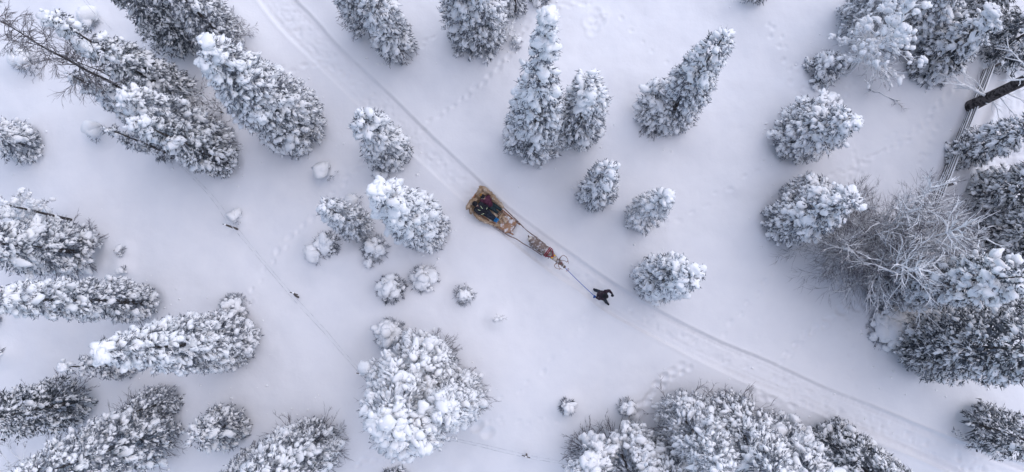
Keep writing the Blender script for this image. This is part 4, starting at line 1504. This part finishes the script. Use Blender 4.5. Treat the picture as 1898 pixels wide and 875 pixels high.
back_d = S_(1, 0, 0) - S_(0, 0, 0)
hide('brown and cream hide draped over the sleigh back behind the person in plum', [
    (CA(290, 165, .92), CA(262, 215, .80), .10, .09), (CA(335, 140, .95), CA(380, 165, .93), .09, .09), (CA(400, 185, .92), CA(435, 210, .84), .075, .07),
    (CA(295, 120, .90), CA(330, 150, .9), .06, .09), (CA(275, 240, .75), CA(330, 215, .8), .09, .10), (CA(345, 185, .80), CA(420, 240, .62), .10, .09),
    (CA(252, 250, .72), CA(275, 290, .6), .06, .06)], M['hide'], 2600, 201)
hide('brown hide draped over the sleigh back behind the person in black', [
    (CA(170, 330, .92), CA(130, 385, .90), .09, .085), (CA(230, 295, .90), CA(180, 315, .92), .08, .09), (CA(125, 395, .88), CA(110, 410, .82), .07, .05),
    (CA(160, 400, .78), CA(175, 450, .66), .08, .07), (CA(200, 360, .72), CA(190, 440, .62), .09, .09), (CA(170, 460, .6), CA(165, 475, .5), .05, .04)], M['hide'], 2300, 202)
hide('long pale brown hide along the upper right side rail of the sleigh', [
    (CA(440, 235, .66), CA(500, 290, .60), .09, .085), (CA(500, 290, .60), CA(560, 350, .50), .085, .07), (CA(560, 350, .50), CA(605, 400, .42), .07, .045),
    (CA(460, 290, .50), CA(560, 400, .36), .07, .06)], M['hide'], 1800, 203)
hide('long pale brown hide along the lower left side rail of the sleigh', [
    (CA(215, 480, .58), CA(290, 545, .54), .065, .07), (CA(290, 545, .54), CA(380, 600, .44), .07, .06), (CA(380, 600, .44), CA(465, 632, .36), .055, .04),
    (CA(300, 560, .36), CA(420, 600, .30), .07, .05)], M['hide'], 1700, 204)
fl = [flat(CA(x, y, .265), (.19, .15), back_d, .035) for x, y in ((700, 640), (740, 600), (690, 690), (640, 650), (600, 600), (560, 620), (620, 560), (650, 700), (600, 660), (540, 640), (520, 600))]
hide('flat reddish brown hide dusted with snow on the front deck of the sleigh', fl, M['hide_snow'], 900, 205, .018, .015)
seat = [flat(S_(x, y, .33), (.25, .22), back_d, .09) for x in (.25, .5, .75, 1.0, 1.2) for y in (-.2, 0, .2)]
hide('brown seat hide showing between the legs of the two passengers', seat, M['hide'], 1500, 206, .024, .03)
hide('cream fur roll lying across the sleigh at the passengers\' boots', [
    (CA(585, 485, .42), CA(560, 540, .40), .05, .06), (CA(600, 530, .38), CA(635, 600, .34), .045, .04), (CA(555, 560, .36), CA(570, 600, .34), .05, .05),
    (CA(490, 640, .36), CA(545, 640, .34), .05, .06)], M['hide'], 800, 207, .016, .025)

# ------------------------------------------------------------------ passengers
fwd = S_(1, 0, 0) - S_(0, 0, 0)
lft = S_(0, 1, 0) - S_(0, 0, 0)
up3 = np.array((0, 0, 1.))
orgA = CA(400, 350, .35)
J = dict(head=CA(325, 252, 1.17), neck=CA(348, 275, 1.02), chest=CA(372, 300, .86), pelvis=CA(425, 362, .50),
         sh_l=CA(402, 252, .93), el_l=CA(428, 305, .74), wr_l=CA(398, 350, .72), hd_l=CA(378, 372, .74),
         sh_r=CA(312, 308, .93), el_r=CA(318, 352, .76), wr_r=CA(350, 378, .74), hd_r=CA(366, 380, .78),
         hip_l=CA(448, 352, .48), kn_l=CA(520, 392, .60), an_l=CA(580, 440, .42), to_l=CA(590, 462, .56),
         hip_r=CA(412, 385, .48), kn_r=CA(478, 430, .58), an_r=CA(538, 476, .42), to_r=CA(552, 495, .56))
p1, h1 = person('person in a plum jacket and ochre-topped black cap seated in the sleigh', J,
                dict(jacket=M['purple_cloth'], trousers=M['teal_cloth'], boot=M['brown_boot'], glove_l=M['white'], glove_r=M['black_cloth']),
                fwd * .9 + lft * .1 - up3 * .1, orgA)
cap(p1, h1, M['hat_black'], orgA)
hd, f, l, u = h1
sculpt('pompom', [(hd - f * .09 + u * .09, (.062, .075, .055), np.stack([f, l, u], 1))], .012, M['ochre'], p1, orgA, 1, .02, 24)
strip(p1, [hd - u * .11 + l * .07, hd - u * .12 + f * .09, hd - u * .11 - l * .07], M['white'], orgA, .016, 'collar')

orgB = CA(300, 430, .35)
J = dict(head=CA(228, 352, 1.17), neck=CA(248, 370, 1.02), chest=CA(280, 392, .86), pelvis=CA(352, 448, .50),
         sh_l=CA(300, 340, .93), el_l=CA(352, 372, .76), wr_l=CA(372, 412, .70), hd_l=CA(378, 436, .70),
         sh_r=CA(228, 430, .93), el_r=CA(272, 478, .74), wr_r=CA(330, 482, .68), hd_r=CA(355, 478, .66),
         hip_l=CA(372, 432, .48), kn_l=CA(438, 490, .60), an_l=CA(498, 545, .42), to_l=CA(528, 562, .55),
         hip_r=CA(342, 470, .48), kn_r=CA(408, 520, .58), an_r=CA(480, 570, .42), to_r=CA(508, 585, .55))
p2, h2 = person('person in black jacket with pale reflective strips and bright blue boots seated in the sleigh', J,
                dict(jacket=M['black_cloth'], trousers=M['navy_cloth'], boot=M['blue_boot'], glove_l=M['black_cloth'], glove_r=M['black_cloth']),
                fwd, orgB)
cap(p2, h2, M['hat_black'], orgB, True, 'hood')
for a, b, z in (((262, 425), (295, 440), 1.04), ((298, 378), (325, 415), 1.02), ((305, 492), (345, 480), .80), ((375, 425), (388, 400), .82)):
    m_ = ((a[0] + b[0]) / 2 - 2, (a[1] + b[1]) / 2 + 3)
    strip(p2, [CA(*a, z), CA(*m_, z + .01), CA(*b, z)], M['reflect'], orgB, .012)
for q in ((270, 388, 1.05),):
    B = Build()
    B.add(CA(*q) + ICO1[0] * (.016, .016, .01), ICO1[1])
    link('badge', B.mesh(orgB), M['red_web'], p2)

# ------------------------------------------------------------------ walking guide
orgC = CC(400, 440, 0)
J = dict(head=CC(466, 432, 1.58), neck=CC(446, 424, 1.42), chest=CC(430, 416, 1.24), pelvis=CC(392, 412, .88),
         sh_l=CC(458, 352, 1.36), el_l=CC(520, 340, 1.14), wr_l=CC(556, 378, 1.06), hd_l=CC(568, 402, 1.04),
         sh_r=CC(412, 466, 1.34), el_r=CC(358, 468, 1.10), wr_r=CC(312, 448, .98), hd_r=CC(292, 438, .96),
         hip_l=CC(386, 386, .86), kn_l=CC(345, 350, .48), an_l=CC(288, 330, .16), to_l=CC(275, 318, .03),
         hip_r=CC(402, 438, .86), kn_r=CC(448, 488, .50), an_r=CC(474, 530, .09), to_r=CC(500, 556, .05))
p3, h3 = person('person in a dark plum coat walking ahead on the track, leading the reindeer', J,
                dict(jacket=M['plum_dark'], trousers=M['navy_cloth'], boot=M['black_cloth'], glove_l=M['black_cloth'], glove_r=M['blue_glove'], curl_r=1.6),
                CC(560, 470, 0) - CC(440, 410, 0), orgC)
cap(p3, h3, M['hat_black'], orgC, True, 'fur_hat')
hem = [(CC(430, 416, 1.18), CC(392, 412, .80), .17, .205)]
sculpt('coat_skirt', hem, .016, M['plum_dark'], p3, orgC, 2, .014, 12)
tr = [CC(380, 362, 1.12), CC(400, 372, 1.20), CC(408, 400, 1.30)]
strip(p3, tr, M['white'], orgC, .008, 'trim')
strip(p3, [CC(372, 380, 1.10), CC(390, 392, 1.20), CC(396, 412, 1.28)], M['white'], orgC, .007, 'trim')
strip(p3, [CC(338, 440, 1.08), CC(340, 460, 1.12), CC(345, 480, 1.06)], M['white'], orgC, .008, 'cuff')
for a in ((452, 508), (462, 522), (474, 538)):
    strip(p3, [CC(a[0] - 14, a[1] + 10, .30 - (a[1] - 508) * .006), CC(a[0] + 4, a[1] - 2, .34 - (a[1] - 508) * .006), CC(a[0] + 20, a[1] - 8, .30 - (a[1] - 508) * .006)], M['white'], orgC, .006, 'boot_band')
strip(p3, [CC(268, 318, .11), CC(290, 322, .17), CC(300, 318, .2)], M['white'], orgC, .011, 'boot_band')


# ------------------------------------------------------------------ reindeer
def reindeer():
    org = CB(440, 330, 0)
    rump, sho = CB(345, 235, 1.02), CB(565, 400, 1.02)
    f = (sho - rump) * (1, 1, 0)
    L = np.linalg.norm(f)
    f /= L
    l = np.array((-f[1], f[0], 0))
    Z = np.array((0, 0, 1.))
    g = RZ
    root = empty('reindeer', (org[0], org[1], g), 'brown and white reindeer in red harness pulling the sleigh', 'reindeer')
    org = np.array((org[0], org[1], g))
    R3 = np.stack([f, l, Z], 1)
    c = (rump + sho) / 2
    c = c * (1, 1, 0) + Z * (g + .82)
    sx = lambda a, b=0, z=0: c + f * a + l * b + Z * z
    neck0 = sx(L * .5 + .05, 0, .04)
    poll = CB(745, 560, 1.22)
    poll[2] = g + 1.18
    nose = CB(832, 645, 1.0)
    parts = [(sx(-.28, 0, -.01), (.30, .215, .235), R3), (sx(0, 0, -.02), (.38, .235, .25), R3), (sx(.30, 0, -.0), (.30, .215, .27), R3),
             (sx(-.47, 0, .02), (.15, .16, .18), R3), (sx(.50, 0, .02), (.18, .15, .20), R3),
             (sx(.48, 0, .05), poll - f * .08, .165, .095), (sx(.5, 0, -.10), poll - f * .05 - Z * .05, .13, .08)]
    hd = nose - poll
    parts += [(poll - hd * .1, poll + hd * .45, .092, .078), (poll + hd * .45, nose, .070, .048), (poll + hd * .2 - Z * .04, poll + hd * .8 - Z * .03, .06, .045)]
    Fh = frame(hd)
    for sd_ in (1, -1):
        e = poll + Fh[:, 1] * sd_ * .08
        parts += [(e, e + Fh[:, 1] * sd_ * .10 - Fh[:, 0] * .05 + Z * .02, .030, .012)]
        # front leg: shoulder, elbow, knee, fetlock, hoof
        st = .12 * sd_
        fl_ = [sx(.36, .12 * sd_, -.12), sx(.33, .13 * sd_, -.34), sx(.40 + st, .11 * sd_, -.55), sx(.36 + st, .11 * sd_, -.74), sx(.40 + st, .11 * sd_, -.80)]
        for a, b, ra, rb in zip(fl_[:-1], fl_[1:], (.10, .062, .038, .030), (.062, .038, .028, .04)):
            parts.append((a, b, ra, rb))
        bl = [sx(-.36, .12 * sd_, -.05), sx(-.22, .14 * sd_, -.30), sx(-.48 - st, .12 * sd_, -.50), sx(-.42 - st, .12 * sd_, -.74), sx(-.38 - st, .12 * sd_, -.80)]
        for a, b, ra, rb in zip(bl[:-1], bl[1:], (.14, .085, .042, .030), (.085, .042, .028, .04)):
            parts.append((a, b, ra, rb))
    body = sculpt('body', parts, .018, M['deer_fur'], root, org, 3, .010, 14)
    # face and rump colour patches are thick fur of their own
    sculpt('neck_fur', [(sx(.56, 0, .03), poll - f * .13, .158, .102), (sx(.56, 0, -.13), poll - f * .12 - Z * .12, .125, .085)], .014, M['deer_pale'], root, org, 2, .016, 16)
    sculpt('rump_fur', [(sx(-.55, 0, .03), (.10, .135, .155), R3), (sx(-.52, .08, -.10), (.08, .06, .10), R3), (sx(-.52, -.08, -.10), (.08, .06, .10), R3)], .014, M['deer_white'], root, org, 2, .016, 16)
    sculpt('muzzle', [(poll + hd * .40 + Z * .012, nose + Z * .004, .066, .051)], .010, M['deer_dark'], root, org, 1)
    sculpt('tail', [(sx(-.63, .02, .08), sx(-.70, .06, .02), .035, .025)], .010, M['deer_dark'], root, org, 1)
    B = Build()
    for sd_ in (1, -1):
        B.add(poll + hd * .28 + Fh[:, 1] * sd_ * .068 + Z * .03 + ICO1[0] * .015, ICO1[1])
    link('eyes', B.mesh(org), M['hat_black'], root)
    for sd_ in (1, -1):
        for k, a in ((0, .40 + .12 * sd_), (1, -.38 - .12 * sd_)):
            B = Build()
            q = sx(a + .02, .115 * sd_, -.80)
            B.tube([q + Z * .05, q - Z * .02], [.036, .046], 8)
            link('hoof', B.mesh(org), M['deer_dark'], root)
    # antlers: main beam sweeping out and forward, brow tine and crown tines (positions read from the photo)
    ant = {1: dict(beam=[(760, 540, 1.28), (772, 512, 1.42), (795, 478, 1.58), (830, 466, 1.66), (868, 488, 1.70), (893, 525, 1.74), (900, 560, 1.78)],
                   tines=[[(898, 555, 1.77), (880, 575, 1.80), (868, 580, 1.82)], [(897, 548, 1.76), (905, 590, 1.80), (906, 606, 1.82)],
                          [(775, 545, 1.34), (815, 548, 1.42), (855, 558, 1.46), (885, 576, 1.48)], [(855, 558, 1.46), (872, 570, 1.50)], [(760, 515, 1.44), (775, 500, 1.5), (768, 490, 1.56)]]),
           -1: dict(beam=[(725, 585, 1.28), (705, 608, 1.42), (682, 618, 1.55), (678, 640, 1.62), (695, 665, 1.66), (720, 680, 1.70), (748, 684, 1.72)],
                    tines=[[(745, 684, 1.72), (765, 692, 1.76)], [(735, 600, 1.34), (748, 630, 1.42), (760, 668, 1.48), (778, 690, 1.5)],
                           [(764, 675, 1.48), (812, 697, 1.56)], [(765, 678, 1.48), (766, 704, 1.56)], [(748, 632, 1.42), (742, 655, 1.46)]])}
    for sd_, a in ant.items():
        B = Build()
        B.tube([CB(*q) for q in a['beam']], [.019, .017, .015, .014, .013, .011, .009], 7)
        for t in a['tines']:
            B.tube([CB(*q) for q in t], np.linspace(.014, .006, len(t)), 6)
        link('antler', B.mesh(org), M['antler'], root)
    # harness: two red straps over the withers joined in front by a collar
    def strap(px, w=.020, m='red_web'):
        return [CB(*q) for q in px]
    B = Build()

    def ring(a, sy, sz_, r, w):
        pts = []
        for t in np.linspace(0, 2 * math.pi, 25):
            pts.append(sx(a, 0, .0) + l * math.cos(t) * sy + Z * (math.sin(t) * sz_))
        return np.array(pts)
    for a in (.36, .43):
        B = Build()
        B.tube(ring(a, .235, .285, 0, 0), .020, 6, False)
        link('girth_strap', B.mesh(org), M['red_web'], root)
    for sd_ in (1, -1):
        B = Build()
        p0 = sx(.43, .215 * sd_, .10)
        B.tube([p0, sx(.50, .19 * sd_, .17), (p0 + CB(660, 490, 1.15)) / 2 + Z * .10 + l * .02 * sd_, CB(664, 488, 1.22)], .019, 6)
        link('breast_strap', B.mesh(org), M['red_web'], root)
        B = Build()
        y = CB(680, 468, 1.18) if sd_ > 0 else CB(638, 505, 1.18)
        B.add(y + ICO1[0] * (.045, .035, .035), ICO1[1])
        link('tassel', B.mesh(org), M['yellow'], root)
        B = Build()
        y = CB(665, 400, .9) if sd_ > 0 else CB(575, 520, .9)
        x_ = CB(640, 408, .95) if sd_ > 0 else CB(585, 500, .95)
        B.tube([x_, y], .014, 6)
        link('harness_toggle', B.mesh(org), M['hat_black'], root)
    # halter
    for t, r in ((.12, .098), (.62, .070)):
        B = Build()
        q = poll + hd * t
        cs = [q + Fh[:, 1] * math.cos(a) * r + Fh[:, 2] * math.sin(a) * r for a in np.linspace(0, 2 * math.pi, 17)]
        B.tube(cs, .009, 5, False)
        link('halter_strap', B.mesh(org), M['red_web'], root)
    return nose


nose = reindeer()


def lead_rope():
    a, b = nose + np.array((.01, -.01, -.04)), CC(290, 438, .965)
    t = np.linspace(0, 1, 24)[:, None]
    p = a + (b - a) * t - np.array((0, 0, 1.)) * .16 * np.sin(t * math.pi)
    B = Build()
    B.tube(p, .0135, 6)
    o = link('lead_rope', B.mesh(a), M['blue_rope'], None, a)
    tag(o, 'bright blue lead rope from the reindeer halter to the guide\'s hand', 'rope')


lead_rope()


finish_ground()
